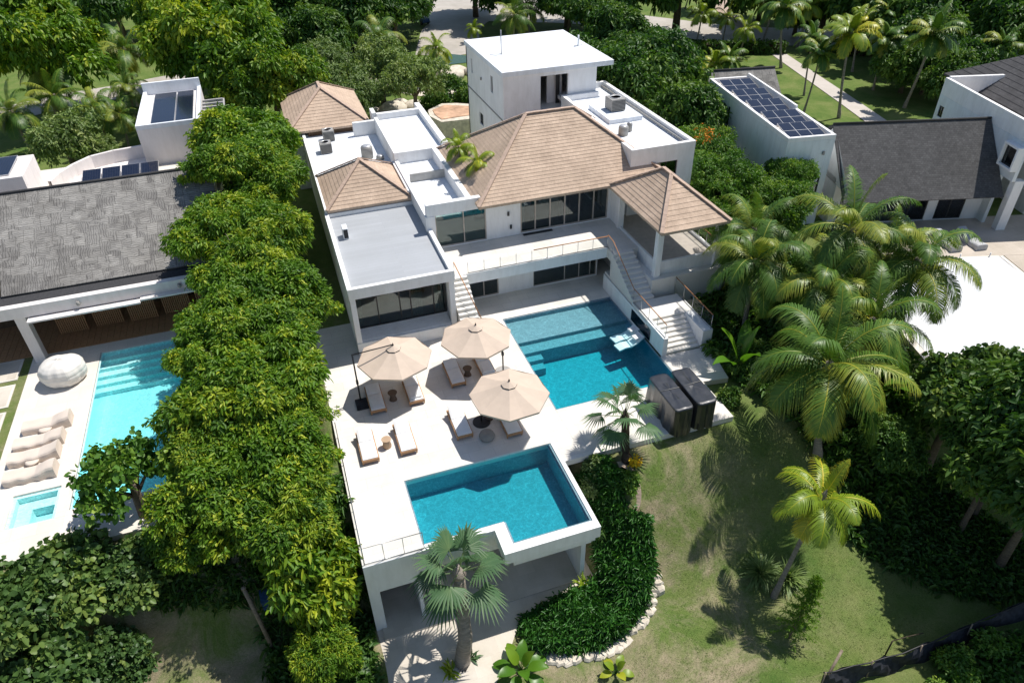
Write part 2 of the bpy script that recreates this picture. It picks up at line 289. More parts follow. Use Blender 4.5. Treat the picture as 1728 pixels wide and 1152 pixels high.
# ---------------------------------------------------------------- ground
def sst(t): t=np.clip(t,0,1); return t*t*(3-2*t)
def gz(x,y):
    x=np.asarray(x,float); y=np.asarray(y,float)
    base=-.02-.28*sst((30-y)/4)
    right=base-4.1*sst((21.3-y)/6.4)
    left=base-4.1*sst((23.0-y)/4.0)
    k=sst((x-9)/3); g=left*(1-k)+right*k
    g=g+.10*np.sin(x*.35+1)*np.sin(y*.41)*sst((20-y)/5)
    inb=(x>-.1)&(x<9.9)&(y<22.5); g=np.where(inb,-4.45,g)
    for (a,b,c,d,zz) in ((10.2,17.45,24.4,33.4,-2.4),(-12.2,-1.0,25.2,38.6,-2.2),(-14.9,-12.0,25.2,28.2,-1.6),(1.9,9.4,18.9,23.2,-4.45)):
        g=np.where((x>a)&(x<b)&(y>c)&(y<d),np.minimum(g,zz),g)
    return g
xs=np.concatenate([np.arange(-420,-40,20),np.arange(-40,-16,2),np.arange(-16,-2,.7),np.arange(-2,22,.4),np.arange(22,44,1.0),np.arange(44,100,4),np.arange(100,460,20)])
ys=np.concatenate([np.arange(-40,4,4),np.arange(4,12,.8),np.arange(12,24,.3),np.arange(24,42,.6),np.arange(42,130,4),np.arange(130,700,30)])
X,Y=np.meshgrid(xs,ys); Z=gz(X,Y); me=bpy.data.meshes.new('lawn'); nx,ny=len(xs),len(ys)
idx=np.arange(nx*ny).reshape(ny,nx); fc=np.stack([idx[:-1,:-1],idx[:-1,1:],idx[1:,1:],idx[1:,:-1]],-1).reshape(-1,4)
me.from_pydata(np.stack([X,Y,Z],-1).reshape(-1,3).tolist(),[],fc.tolist()); me.materials.append(M['grass'])
me.polygons.foreach_set('use_smooth',[True]*len(me.polygons)); lawn=bpy.data.objects.new('lawn',me); S.collection.objects.link(lawn); tag(lawn,kind='structure')
def ribbon(name,pts,widths,z,mat,kind='structure',lift=0):
    mb=MB(); n=len(pts); L=[];Rr=[]
    for k in range(n):
        a=Vector(pts[max(k-1,0)]); b=Vector(pts[min(k+1,n-1)]); t=(b-a).normalized(); nn=Vector((-t.y,t.x)); w_=(widths[k] if hasattr(widths,'__len__') else widths)/2; p=Vector(pts[k])
        L.append(p+nn*w_); Rr.append(p-nn*w_)
    for k in range(n-1): mb.face([(Rr[k].x,Rr[k].y,z),(Rr[k+1].x,Rr[k+1].y,z),(L[k+1].x,L[k+1].y,z),(L[k].x,L[k].y,z)])
    o=mb.build(name,mat); tag(o,kind=kind); return o
def smooth_pts(P,n=6):
    out=[]
    for i in range(len(P)-1):
        p0=Vector(P[max(i-1,0)]);p1=Vector(P[i]);p2=Vector(P[i+1]);p3=Vector(P[min(i+2,len(P)-1)])
        for k in range(n):
            t=k/n; out.append(tuple(0.5*((2*p1)+(-p0+p2)*t+(2*p0-5*p1+4*p2-p3)*t*t+(-p0+3*p1-3*p2+p3)*t**3)))
    out.append(tuple(P[-1])); return out
ribbon('road',smooth_pts([(128,58),(96,66),(80,74.5),(67,80.5),(58,87),(52.5,94),(46,102),(38,107),(31,109),(26.5,104),(24,97),(22,90)]),[9]*7*6+[8]*4*6+[3],.012,M['road'])
ribbon('entrance_plaza',[(22,112),(32,118),(44,112)],12,.024,M['road'])
ribbon('walkway',[(60,78),(58.8,73.3),(55.0,57.5),(53.6,52),(52.8,48)],[1.8,1.8,2.0,2.1,2.1],.03,M['path'])
ribbon('garden_path',smooth_pts([at(1262,48),at(1240,34),at(1222,18),at(1214,6),at(1236,-12)]),2.2,.02,M['tanpath'])
ribbon('garden_path',smooth_pts([(-30,84),(-21,88.5),(-15,90),(-9,92),(0,93)]),5.5,.02,M['road'])
ribbon('garden_path',smooth_pts([(11,84),(14,79),(17,76),(22,75)]),2.4,.026,M['limestone'])
ribbon('garden_path',smooth_pts([at(470,150),at(560,170),at(640,190),at(720,205)]),1.5,.02,M['limestone'])
mb=MB(); mb.face([(x,y,.034) for x,y in [at(735,112),at(800,105),at(800,96),at(745,90)]]); tag(mb.build('pond_water',M['pond']),kind='structure')
# ---------------------------------------------------------------- pool deck, lower patio (structure)
Dk=MB()
def slab(x0,x1,y0,y1): Dk.box(x0,x1,y0,y1,-.32,0)
slab(-.31,2.2,18.74,22.7); slab(-.31,10.35,22.7,24.78); slab(10.35,17.3,21.35,24.78); slab(9.44,10.35,21.35,22.7); slab(17.3,18.35,21.35,26.85)
slab(-.31,10.35,24.78,33.25); slab(-.31,17.33,33.25,36.0); slab(17.33,18.79,34.4,38.0)
tag(Dk.build('pool_deck',M['deck'],bevel=.01),kind='structure')
mb=MB(); mb.prism([(18.35,24.2),(19.75,24.0),(20.3,26.8),(18.35,26.85)],-.32,-.003); tag(mb.build('side_paving',M['deck']),kind='structure')
mb=MB(); mb.prism([(-3.2,18.6),(-2.6,15.9),(.6,14.2),(3.3,14.2),(4.6,15.6),(5.6,17.0),(8.6,16.9),(10.6,18.2),(11.0,20.4),(9.4,22.0),(-.4,22.2)],-4.6,-4.40); tag(mb.build('patio',M['patio']),kind='structure')
# ---------------------------------------------------------------- villa
V=thing('villa','white modern villa with brown hipped shake roofs, flat white roofs and a glazed pool room','house',(8,36,0))
def part(name,mb,mat,parent=None,bevel=0,label=None):
    o=mb.build(name,mat,parent or V,bevel=bevel)
    if label: o['label']=label
    return o
def window(parent,axis,u0,u1,w0,w1,pos,n,fm='frame',fw_=.06,th=.08,glass='window',splits=None,world=True):
    f=MB(); g=MB(); us=splits or [u0+(u1-u0)*k/n for k in range(n+1)]
    def B(mb,a,b,c,d,p0,p1):
        if axis=='x': mb.box(a,b,p0,p1,c,d)
        else: mb.box(p0,p1,a,b,c,d)
    B(f,u0,u1,w0,w0+fw_,pos,pos+th); B(f,u0,u1,w1-fw_,w1,pos,pos+th)
    for k,u in enumerate(us):
        a=u if k==0 else (u-fw_ if k==len(us)-1 else u-fw_/2); B(f,a,a+fw_,w0+fw_,w1-fw_,pos,pos+th)
    B(g,u0+.02,u1-.02,w0+.02,w1-.02,pos+th*.45,pos+th*.55)
    fo=f.build('window',M[fm],parent,world=world); g.build('pane',M[glass],fo,world=world); return fo
wm=M['white']
# pool room with flat roof
W=MB(); W.wall('x',1.83,7.5,33.9,.12,.0,.9); W.wall('y',32.75,42.0,1.83,.22,0,4.02,[]); W.wall('y',33.0,42.0,7.28,.22,0,4.02,[])
W.box(1.83,2.12,32.7,33.05,0,3.62); W.box(7.2,7.5,32.7,33.05,0,3.62); W.box(2.12,7.2,32.86,33.9,0,.82); W.box(1.83,7.5,32.66,32.86,0,.76)
W.box(1.8,7.53,32.62,33.95,3.62,4.0); W.box(1.83,7.5,41.8,42.0,0,4.0)
part('pool_room_wall',W,wm,bevel=.012)
W=MB(); W.box(1.78,2.02,32.6,42.1,4.003,4.27); W.box(7.29,7.53,32.6,42.1,4.003,4.27); W.box(2.02,7.29,32.6,32.84,4.003,4.27); W.box(2.02,7.29,41.86,42.1,4.003,4.27); rp=part('flat_roof',MB().box(2.02,7.29,32.84,41.86,3.9,4.02),M['greydeck']); part('parapet',W,wm,rp,bevel=.012)
W=MB(); W.box(2.48,2.78,38.68,39.35,4.02,4.70); part('roof_vent',W,M['white2'],bevel=.02); part('vent_grille',MB().box(2.52,2.76,38.66,38.675,4.1,4.64),M['darkgrille'])
window(V,'x',2.12,7.2,.9,3.6,33.86,5,'framedark',.07,splits=[2.12,3.33,4.58,5.19,6.5,7.2])
W=MB(); W.box(2.05,7.28,34.02,41.8,.86,.9); part('pool_room_floor',W,M['roomfloor'])
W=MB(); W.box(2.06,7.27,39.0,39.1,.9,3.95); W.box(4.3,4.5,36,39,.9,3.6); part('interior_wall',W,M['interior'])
def curtain(x0,x1,y,z0,z1,amp=.05):
    c=MB(); n=int((x1-x0)/.05)+2; P=[(x0+(x1-x0)*k/n,y+amp*math.sin(k*2.1)) for k in range(n+1)]
    for k in range(n): c.face([(P[k][0],P[k][1],z0),(P[k+1][0],P[k+1][1],z0),(P[k+1][0],P[k+1][1],z1),(P[k][0],P[k][1],z1)],smooth=True)
    part('curtain',c,M['curtain'])
curtain(5.2,5.9,34.15,.95,3.5); curtain(6.6,7.1,34.15,.95,3.5); curtain(2.2,2.5,34.15,.95,3.5)
# bodies behind, roofs at several levels
W=MB(); W.box(1.83,2.05,42.0,56.2,0,4.5); W.box(.95,1.2,56.2,64.8,0,4.6); W.box(7.1,7.3,42.1,47.2,3.9,4.9); W.box(1.2,7.2,64.6,64.8,0,4.6); W.box(1.2,1.83,56.2,56.4,0,4.5)
part('west_wall',W,wm,bevel=.01)
part('flat_roof',MB().box(2.05,7.3,42.1,56.4,3.85,4.25),M['white2'])
rD=part('flat_roof',MB().box(7.3,9.9,38.1,46.9,4.2,4.75),M['white2']); rC=part('flat_roof',MB().box(7.5,10.75,47.15,54.6,4.6,5.3),M['white2'])
W=MB(); W.box(7.25,7.5,38.1,55.6,4.2,5.02); W.box(7.5,10.9,46.9,47.15,4.2,5.55); W.box(7.25,7.5,46.9,54.6,5.02,5.55)
W.box(10.75,11.15,47.15,56.2,4.2,5.75); W.box(7.5,10.75,54.6,54.95,4.2,5.75); W.box(5.6,7.5,54.6,54.9,4.0,5.3); W.box(7.2,7.5,54.95,56.2,4,5.75)
W.box(9.9,10.25,38.1,46.9,4.2,5.55)
part('parapet',W,wm,rC,bevel=.012)
W=MB(); W.box(7.3,10.62,37.72,38.09,5.052,5.78); W.box(7.22,7.79,37.70,38.09,4.1,5.05); part('fascia',W,wm,bevel=.012)
part('planter_soil',MB().box(10.25,11.2,38.1,45,5.0,5.35),M['soil'])
W=MB(); W.box(7.3,11.1,38.1,56.1,0,4.2); W.box(2.1,7.1,56.2,64.6,0,4.3); part('core_wall',W,wm)
# hipped roofs with real courses
def hip_roof(x0,x1,y0,y1,ze,r0,r1,zr,n,mats,over=.0,lap=.024,eave=.14,faces='FLRB'):
    """r0,r1 ridge ends; each course a board lapped over the one below"""
    roof=MB()
    A_=Vector((x0,y0,ze));B_=Vector((x1,y0,ze));C_=Vector((x1,y1,ze));D_=Vector((x0,y1,ze)); P0=Vector((r0[0],r0[1],zr)); P1=Vector((r1[0],r1[1],zr))
    alongx=abs(r1[0]-r0[0])>=abs(r1[1]-r0[1])
    if alongx: sl=[(A_,B_,P1,P0),(B_,C_,P1,P1),(C_,D_,P0,P1),(D_,A_,P0,P0)]
    else: sl=[(A_,B_,P0,P0),(B_,C_,P1,P0),(C_,D_,P1,P1),(D_,A_,P0,P1)]
    for (a,b,c,d) in sl:
        e=(b-a).normalized(); nrm=e.cross(((c+d)/2-(a+b)/2)).normalized()
        if nrm.z<0: nrm=-nrm
        hgt=(((c+d)/2-(a+b)/2)-e*e.dot((c+d)/2-(a+b)/2)).length
        for k in range(n):
            t0,t1=k/n,(k+1)/n
            l0=a.lerp(d,t0);r_0=b.lerp(c,t0);l1=a.lerp(d,t1);r_1=b.lerp(c,t1); lo=nrm*lap
            pts=[l0+lo,r_0+lo,r_1+nrm*.006,l1+nrm*.006]
            uv=[((p-a).dot(e),(t0 if q<2 else t1)*hgt) for q,p in enumerate(pts)]
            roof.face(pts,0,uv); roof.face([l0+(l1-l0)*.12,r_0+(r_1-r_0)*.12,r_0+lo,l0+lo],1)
        roof.face([a-Vector((0,0,eave)),b-Vector((0,0,eave)),b+nrm*lap,a+nrm*lap],0,[(0,0),((b-a).length,0),((b-a).length,eave),(0,eave)])
    und=[(x0,y0,ze-eave),(x0,y1,ze-eave),(x1,y1,ze-eave),(x1,y0,ze-eave)]; roof.face(und,2)
    caps=MB()
    def cap(p,q,w_=.11):
        p=Vector(p);q=Vector(q); d=(q-p).normalized(); L=(q-p).length; k=max(1,int(L/.42))
        side=d.cross(Vector((0,0,1))).normalized(); up=side.cross(d).normalized()
        for j in range(k):
            m=p+(q-p)*((j+.5)/k)+up*(.075+.006*(j%2)); caps.obox(m,d,side,up,L/k/2*1.04,w_,.035)
    for e_,r_ in ((A_,P0),(B_,P1 if alongx else P0),(C_,P1),(D_,P0 if alongx else P1)): cap(e_,r_)
    if (P1-P0).length>.1: cap(P0,P1)
    return roof,caps
tm=[M['rooftile'],M['tilegap'],M['interior']]
def add_hip(label,*a,**k):
    r_,c_=hip_roof(*a,tm,**k); o=part('hipped_roof',r_,tm,label=label); part('ridge_cap',c_,M['hipcap'],o); return o
add_hip('largest brown hipped roof',10.28,22.8,36.95,46.8,5.5,(14.95,41.8),(18.2,41.8),8.85,24)
add_hip('brown hipped roof of the open pavilion',18.68,22.98,30.42,37.2,5.44,(20.83,33.65),(20.83,34.6),7.22,11)
add_hip('small brown hipped roof behind the pool room',1.98,7.42,41.85,47.55,4.48,(4.66,44.6),(4.66,44.75),6.35,12)
add_hip('small brown hipped roof furthest back',.85,7.12,55.7,64.4,4.78,(4.0,59.6),(4.0,61.2),6.7,13)
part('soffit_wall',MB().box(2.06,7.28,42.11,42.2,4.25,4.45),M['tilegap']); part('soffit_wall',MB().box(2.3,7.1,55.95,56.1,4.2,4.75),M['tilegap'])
# main storey walls
W=MB(); W.wall('x',7.5,19.2,37.85,.25,2.8,5.36,[(7.8,10.95,2.86,5.05),(13.15,19.05,2.86,5.2)]); W.box(7.5,7.8,34.4,37.85,0,2.1)
W.wall('x',7.6,17.6,35.9,.2,0,2.15,[(8.2,11.0,.05,1.9),(13.27,18.5-.95,.05,1.9)])
W.wall('y',38.1,46,22.2,.3,0,5.36); W.box(10.9,11.15,38.1,46.4,4.9,5.7); W.box(10.5,22.3,46.2,46.5,0,5.36)
W.box(19.2,19.5,36.4,38.1,2.8,5.3); W.box(22.35,22.6,36.6,38.1,2.8,5.3); W.box(19.5,22.4,38.0,38.2,2.8,5.3)
part('main_wall',W,wm,bevel=.01)
window(V,'x',7.8,10.95,2.86,5.05,37.9,2,'frame',.07,splits=[7.8,9.55,10.95])
window(V,'x',13.15,19.05,2.86,5.2,37.9,6,'frame',.09)
window(V,'x',8.2,11.0,.05,1.9,35.95,3,'frame',.06); window(V,'x',13.27,17.55,.05,1.9,35.95,4,'frame',.06,splits=[13.27,15.38,16.36,17.12,17.55])
W=MB(); W.box(7.6,19.2,38.1,44,2.76,2.82); W.box(7.8,17.5,36.1,42,-.02,.03); part('interior_floor',W,M['roomfloor'])
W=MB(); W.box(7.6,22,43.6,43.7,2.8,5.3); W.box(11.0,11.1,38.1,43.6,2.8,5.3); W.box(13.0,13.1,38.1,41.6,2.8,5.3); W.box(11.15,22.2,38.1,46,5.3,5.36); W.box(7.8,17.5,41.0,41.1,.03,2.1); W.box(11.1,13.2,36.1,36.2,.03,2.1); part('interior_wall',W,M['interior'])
W=MB(); W.box(17.0,18.0,39.3,39.36,2.85,5.2); W.box(16.1,16.4,38.6,39.0,2.85,4.9); part('timber_screen',W,M['teakdark'])
curtain(10.3,10.85,38.3,2.86,5.0); curtain(13.3,13.6,38.35,2.86,5.1); curtain(8.3,8.9,36.4,.05,1.9)
for x,y,z in ((12.35,37.83,4.35),(12.5,37.83,3.45),(12.2,35.88,1.35)): part('wall_light',MB().box(x-.06,x+.06,y-.06,y-.002,z-.13,z+.13),M['darkgrille'])
part('reflection_strip',MB().box(13.25,15.2,37.55,37.8,2.804,2.825),M['darkgrille'])  # flat dark strip stands in for the bluish reflection at the window foot
# terrace
part('terrace_slab',MB().box(7.55,17.45,34.4,37.85,2.15,2.8).box(17.45,19.2,33.75,37.85,2.15,2.8),M['deck'],bevel=.012)
part('fascia',MB().box(7.5,17.47,34.36,34.398,2.13,2.803),wm)
# stairs left of the terrace beside the pool room
st=MB(); n=15
for k in range(n): st.box(7.56,8.62,30.6+3.8*k/n,34.4,2.8*k/n-.0+(.001),2.8*(k+1)/n-.02)
part('stairs',st,M['stone_step'],bevel=.008)
# stairs to the landing, landing, stairs to the pool deck
st=MB(); n=10
for k in range(n): st.box(17.42,18.78,30.62+3.13*k/n,33.75,1.15+1.65*k/n,1.15+1.65*(k+1)/n)
st.box(17.42,18.78,30.62,34.4,0,1.149); part('stairs',st,M['stone_step'],bevel=.01)
part('landing',MB().box(17.38,20.3,28.76,30.62,0,1.15),M['stone_step'],bevel=.012)
st=MB(); n=7
for k in range(n): st.box(17.66,19.72,26.87+1.9*k/n,28.758,1.0*k/n,1.0*(k+1)/n)
part('stairs',st,M['stone_step'],bevel=.015)
part('stair_wall',MB().box(17.36,17.655,26.83,28.755,0,1.153).box(19.725,20.33,26.75,28.755,0,1.153).box(20.3,20.36,28.757,30.6,0,1.153).box(17.33,17.378,28.757,34.39,-.3,1.0),wm,bevel=.012)
part('pool_window',MB().box(17.315,17.328,28.2,30.5,.1,.85),M['window']); 
# pavilion
part('pavilion_base',MB().box(18.79,23.6,31.05,38,0,2.1),M['stone_step'],bevel=.012)
W=MB(); W.box(19.2,19.34,31.6,36.35,2.1,2.95); W.box(19.34,23.05,31.5,31.64,2.1,2.95); W.box(23.05,23.2,31.5,38,2.1,2.95); part('pavilion_kerb',W,wm,bevel=.012)
part('pavilion_floor',MB().box(19.34,23.05,31.64,38,2.1,2.78),M['roomfloor'])
for x,y,z in ((19.02,31.25,2.1),(22.95,31.3,2.1),(19.1,36.35,2.8)): part('column',MB().box(x,x+.36,y,y+.36,z,5.31),wm,bevel=.01)
W=MB()
for k in range(5): W.box(23.2,24.4,31.4-.2*k+.8,33.0-.2*k+.8,1.9-.35*(k+1),2.1-.35*k)
part('planter_steps',W,M['stone_step'],bevel=.01)
# railings
def glass_rail(pts,h=.72,posts=None,hand=None,name='railing'):
    st=MB(); g=MB(); posts_=[]; st.tube([Vector(p)+Vector((0,0,.035)) for p in pts],.02,6)
    for k in range(len(pts)-1):
        a=Vector(pts[k]);b=Vector(pts[k+1]); L=(b-a).length; n=max(1,round(L/.95))
        for j in range(n+(1 if k==len(pts)-2 else 0)):
            p=a.lerp(b,j/n); posts_.append(MB().tube([p,p+Vector((0,0,h))],.016,6))
        g.face([a+Vector((0,0,.06)),b+Vector((0,0,.06)),b+Vector((0,0,h-.04)),a+Vector((0,0,h-.04))])
    o=part(name,st,M['steel']); part('glass_panel',g,M['rail_glass'],o)
    for q_ in posts_: part('post',q_,M['steel'],o)
    if hand: h_=MB(); h_.tube([Vector(p)+Vector((0,0,h+.02)) for p in hand],.030,6); part('handrail',h_,M['rail_wood'],o)
    return o
glass_rail([(8.75,34.45,2.8),(17.5,34.45,2.8)],.70,hand=[(12.75,34.45,2.8),(17.5,34.45,2.8)])
glass_rail([(17.48,34.4,2.8),(17.48,33.7,2.75),(17.48,30.7,1.18)],.80,hand=[(17.48,34.4,2.8),(17.48,33.7,2.75),(17.48,30.7,1.18)])
glass_rail([(17.48,30.7,1.15),(17.48,26.9,1.15)],.85,hand=[(17.48,30.7,1.15),(17.48,26.9,1.15)])
glass_rail([(20.28,30.9,1.15),(20.2,26.8,1.15)],.92,hand=[(20.28,30.9,1.15),(20.2,26.8,1.15)])
glass_rail([(7.95,34.5,2.8),(8.66,31.6,.55)],.85,hand=[(7.95,34.5,2.8),(8.66,31.6,.55)])
glass_rail([(23.12,31.7,2.95),(23.12,37,2.95)],.7,hand=[(23.12,31.7,2.95),(23.12,37,2.95)])
# right block with flat roof
W=MB(); W.wall('x',20.4,24.87,37.8,.25,0,6.752,[(22.2,23.74,5.15,6.1)]); W.wall('y',38.05,51.4,24.62,.25,0,6.752); W.wall('y',38.05,49.3,20.4,.25,5.2,6.752); W.box(20.66,24.61,38.06,51.3,6.55,6.75)
part('upper_wall',W,wm,bevel=.01)
rb=part('flat_roof',MB().box(20.65,24.62,38.05,51.2,6.752,6.8),M['white2'])
W=MB(); W.box(20.4,24.87,37.78,38.05,6.753,7.2); W.box(24.6,24.87,38.05,51.4,6.753,7.2); W.box(20.4,20.66,38.05,49.3,6.753,7.2); W.box(20.66,23.3,49.0,49.3,6.753,7.2); W.box(23.3,24.6,51.1,51.4,6.753,7.2); part('parapet',W,wm,rb,bevel=.012)
window(V,'x',22.2,23.74,5.15,6.1,37.9,2,'framedark',.05); part('interior_wall',MB().box(20.7,24.6,40,40.1,0,6.5),M['interior'])
part('roof_plinth',MB().box(21.55,24.05,43.4,46.9,6.8,7.1),M['white2'],bevel=.02)
part('roof_duct',MB().tube([(24.45,38.3,6.95),(24.45,51,6.95)],.06,8),M['greymetal'])
# tower
W=MB(); W.wall('x',15.95,23.2,49.35,.25,0,8.95,[(18.8,20.96,6.2,8.7)])
W.wall('y',49.6,59.0,15.95,.25,0,8.95,[(51.9,52.4,7.1,8.3),(57.25,57.6,7.15,8.25),(54.75,55.8,3.6,4.55)]); W.wall('y',49.6,59,22.95,.25,0,8.95); W.box(15.95,23.2,58.75,59,0,8.95)
W.box(18.7,18.8,49.6,51.4,6.2,8.95); W.box(19.9,21.1,50.9,51.1,6.2,8.95)
part('tower_wall',W,wm,bevel=.01)
tr=part('tower_roof',MB().box(15.85,24.5,49.25,59.1,8.95,9.3),M['white2'],bevel=.015)
W=MB(); W.box(15.91,15.948,49.4,59,5.72,5.82); part('string_course',W,M['greymetal'])
part('balcony_floor',MB().box(16.2,23,49.6,58.7,6.0,6.2),M['stone_step']); part('lower_room',MB().box(16.2,23,49.6,58.7,0,3.2),M['interior'])
window(V,'y',51.9,52.4,7.1,8.3,16.05,1,'framedark',.04); window(V,'y',57.25,57.6,7.15,8.25,16.05,1,'framedark',.04); window(V,'y',54.75,55.8,3.6,4.55,16.05,2,'framedark',.05)
d=part('door',MB().box(19.02,19.3,50.6,50.66,6.2,8.6),M['framedark']); part('door',MB().box(20.5,20.8,50.6,50.66,6.2,8.6),M['framedark'])
part('wall_light',MB().box(15.85,15.95,54.7,54.85,7.3,7.5),M['greymetal'])
# basement front under the lower pool
W=MB(); W.wall('x',-.31,5.7,18.7,.3,-4.4,-.003,[(.15,1.72,-4.4,-1.8),(1.88,5.7,-4.4,-1.25)]); W.wall('y',19.0,22.2,-.31,.25,-4.4,-.325); W.wall('y',18.15,22.2,8.95,.22,-4.4,-1.43)
W.box(-.06,8.95,22.0,22.2,-4.4,-1.43); W.box(2.2,5.72,19.0,22.7,-1.43,-1.401); W.box(5.72,9.24,17.83,22.7,-1.43,-1.401); W.box(1.72,1.88,19.0,22,-4.4,-1.3)
W.box(5.2,5.7,17.4,18.7,-.66,-.003); W.box(5.72,9.24,17.79,17.818,-1.43,-.662); W.box(5.70,5.718,17.79,18.7,-1.43,-.662); W.box(5.7,9.44,17.4,17.82,-.66,-.003); W.box(9.24,9.44,17.82,22.7,-1.4,-.003); W.box(2.0,2.2,19.0,22.7,-1.4,-.33); W.box(-.06,2.0,19.0,22.2,-.6,-.33)
part('basement_wall',W,wm,bevel=.012)
part('basement_floor',MB().box(-.06,8.95,18.1,22.0,-4.45,-4.33),M['patio']); part('basement_door',MB().box(-.02,1.6,20.8,20.86,-4.4,-1.9),M['teakdark'])
part('glass_screen',MB().box(1.9,2.9,18.85,18.87,-4.3,-1.3),M['rail_glass']); part('rail',MB().tube([(8.9,18.6,-1.6),(8.9,21.5,-1.6)],.03,6),M['steel'])
glass_rail([(-.2,26.5,0),(-.2,18.82,0),(2.22,18.80,0)],1.0,hand=None)
part('rail_cap',MB().tube([(-.2,26.5,1.0),(-.2,18.82,1.0),(2.22,18.80,1.0)],.018,6),M['steel'])
# villa roof services: things of their own
def condenser(name,label,x,y,z,r,h,grp=None):
    t=thing(name,label,'air conditioner',(x,y,z),group=grp)
    MB().box(-r,r,-r,r,.04,h).build('casing',M['greymetal'],t,world=False,bevel=.03)
    MB().lathe([(r*.75,h),(r*.75,h+.03),(r*.62,h+.03),(r*.62,h-.02)],16).build('fan_ring',M['alu'],t,world=False)
    g=MB()
    for k in range(7): 
        g.box(-r*.92,r*.92,-r-.012,-r-.003,.12+k*h/9,.12+k*h/9+.035)
    g.build('side_grille',M['darkgrille'],t,world=False); return t
def round_unit(name,label,x,y,z,r,h):
    t=thing(name,label,'roof vent',(x,y,z))
    MB().lathe([(r,0),(r,h*.9),(r*.9,h)],18).build('drum',M['greymetal'],t,world=False)
    MB().lathe([(r*.8,h),(r*.8,h+.04),(r*.3,h+.06)],18).build('cap',M['alu'],t,world=False); return t
condenser('air_conditioner','large square air conditioner on the raised plinth of the white roof beside the tower',22.85,45.3,7.1,.55,.85)
round_unit('roof_vent','wider grey drum vent on the white roof beside the large hipped roof',21.55,41.3,6.8,.33,.6); round_unit('roof_vent','narrow grey drum vent beside the wider drum on the white roof',22.25,41.8,6.8,.19,.55)
condenser('air_conditioner','pale air conditioner on the low white roof nearest the rear hipped roof',3.7,54.7,4.25,.42,.8)
condenser('air_conditioner','pale air conditioner in front of another one by the trees on the low white roof',3.2,52.3,4.25,.42,.75)
round_unit('roof_vent','round grey air unit right behind the small hipped roof on the low white roof',5.85,50.1,4.25,.42,.85)
round_unit('roof_vent','low dark dome vent beside the round grey air unit',6.65,49.5,4.25,.28,.25)
t=thing('antenna_mast','tall thin antenna mast with a low crossbar on the tower roof','antenna',(17.31,53.8,9.3)); MB().tube([(0,0,0),(0,0,1.75)],.04,6).build('mast',M['antenna'],t,world=False); MB().tube([(-.9,0,.08),(.35,0,.08)],.02,5).tube([(-.9,0,.0),(-.9,0,.7)],.012,5).build('crossbar',M['antenna'],t,world=False)
t=thing('vent_pipe','short white pipe on a low crossbar near the right edge of the tower roof','pipe',(23.6,53.8,9.3)); MB().tube([(0,0,0),(0,0,.8)],.07,8).build('pipe',M['white2'],t,world=False); MB().tube([(-.35,0,.06),(.35,0,.06)],.025,5).build('crossbar',M['antenna'],t,world=False)
# ---------------------------------------------------------------- pools
P1=thing('swimming_pool','L-shaped lower pool with blue-green mosaic at the front edge of the villa deck','swimming pool',(5.7,20,-1.4))
W=MB(); W.box(2.2,5.705,19.0,22.7,-1.4,-1.25); W.box(5.705,9.24,17.822,22.7,-1.4,-1.25); W.box(2.2,9.24,22.702,22.78,-1.4,-.012); W.box(9.1,9.239,17.9,22.7,-1.25,-.16); W.box(2.202,2.26,19.0,22.7,-1.25,-.03); W.box(2.2,5.72,19.003,19.06,-1.25,-.04)
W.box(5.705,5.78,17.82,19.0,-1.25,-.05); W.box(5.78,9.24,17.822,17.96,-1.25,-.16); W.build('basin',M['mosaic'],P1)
W=MB(); W.box(9.15,9.235,17.86,22.7,-.16,-.05); W.box(5.79,9.15,17.824,17.90,-.16,-.05); W.build('overflow_edge',M['mosaicdark'],P1)
Wt=MB(); pl=[(2.27,19.07),(5.79,19.07),(5.79,17.905),(9.14,17.905),(9.14,22.69),(2.27,22.69)]; Wt.prism(pl,-1.24,-.11); Wt.build('water',M['water'],P1)
P2=thing('swimming_pool','large rectangular pool with a shallow shelf below the villa terrace','swimming pool',(13.8,29,-1.6))
W=MB(); W.box(10.36,17.3,24.79,33.24,-1.75,-1.45); W.box(10.36,10.42,24.79,33.24,-1.6,-.04); W.box(10.42,17.3,24.79,24.85,-1.6,-.04); W.box(17.24,17.3,24.85,33.24,-1.6,-.04); W.box(10.42,17.24,33.18,33.24,-1.6,-.04)
W.box(10.42,17.24,31.03,33.18,-1.6,-.30); W.box(10.42,17.24,30.25,31.028,-1.6,-.52); W.box(10.42,11.62,29.75,30.248,-1.6,-.74); W.box(10.42,11.55,29.22,29.748,-1.6,-.98); W.box(14.4,15.2,25.2,29.6,-1.6,-1.52)
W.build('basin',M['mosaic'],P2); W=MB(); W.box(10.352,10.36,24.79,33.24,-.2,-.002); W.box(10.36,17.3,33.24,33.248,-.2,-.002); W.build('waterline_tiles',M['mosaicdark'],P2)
Wt=MB(); Wt.box(10.425,17.235,24.855,33.175,-1.59,-.08); Wt.build('water',M['water'],P2)
def pool_lounge(x,y,label):
    t=thing('pool_lounge',label,'pool lounger',(x,y,-.42),rad(8)); prof=[(-.8,.20),(-.4,.26),(0,.20),(.35,.30),(.8,.62)]; m=MB()
    for k in range(4):
        (a,za),(b,zb)=prof[k],prof[k+1]; m.face([(a,-.3,za),(b,-.3,zb),(b,.3,zb),(a,.3,za)],smooth=True); m.face([(a,-.3,za-.1),(a,.3,za-.1),(b,.3,zb-.1),(b,-.3,zb-.1)]); m.face([(a,-.3,za-.1),(b,-.3,zb-.1),(b,-.3,zb),(a,-.3,za)]); m.face([(a,.3,za),(b,.3,zb),(b,.3,zb-.1),(a,.3,za-.1)])
    m.build('shell',M['greywhite'],t,world=False); MB().box(.3,.78,-.2,.2,.45,.55).build('pillow',M['cushion'],t,world=False)
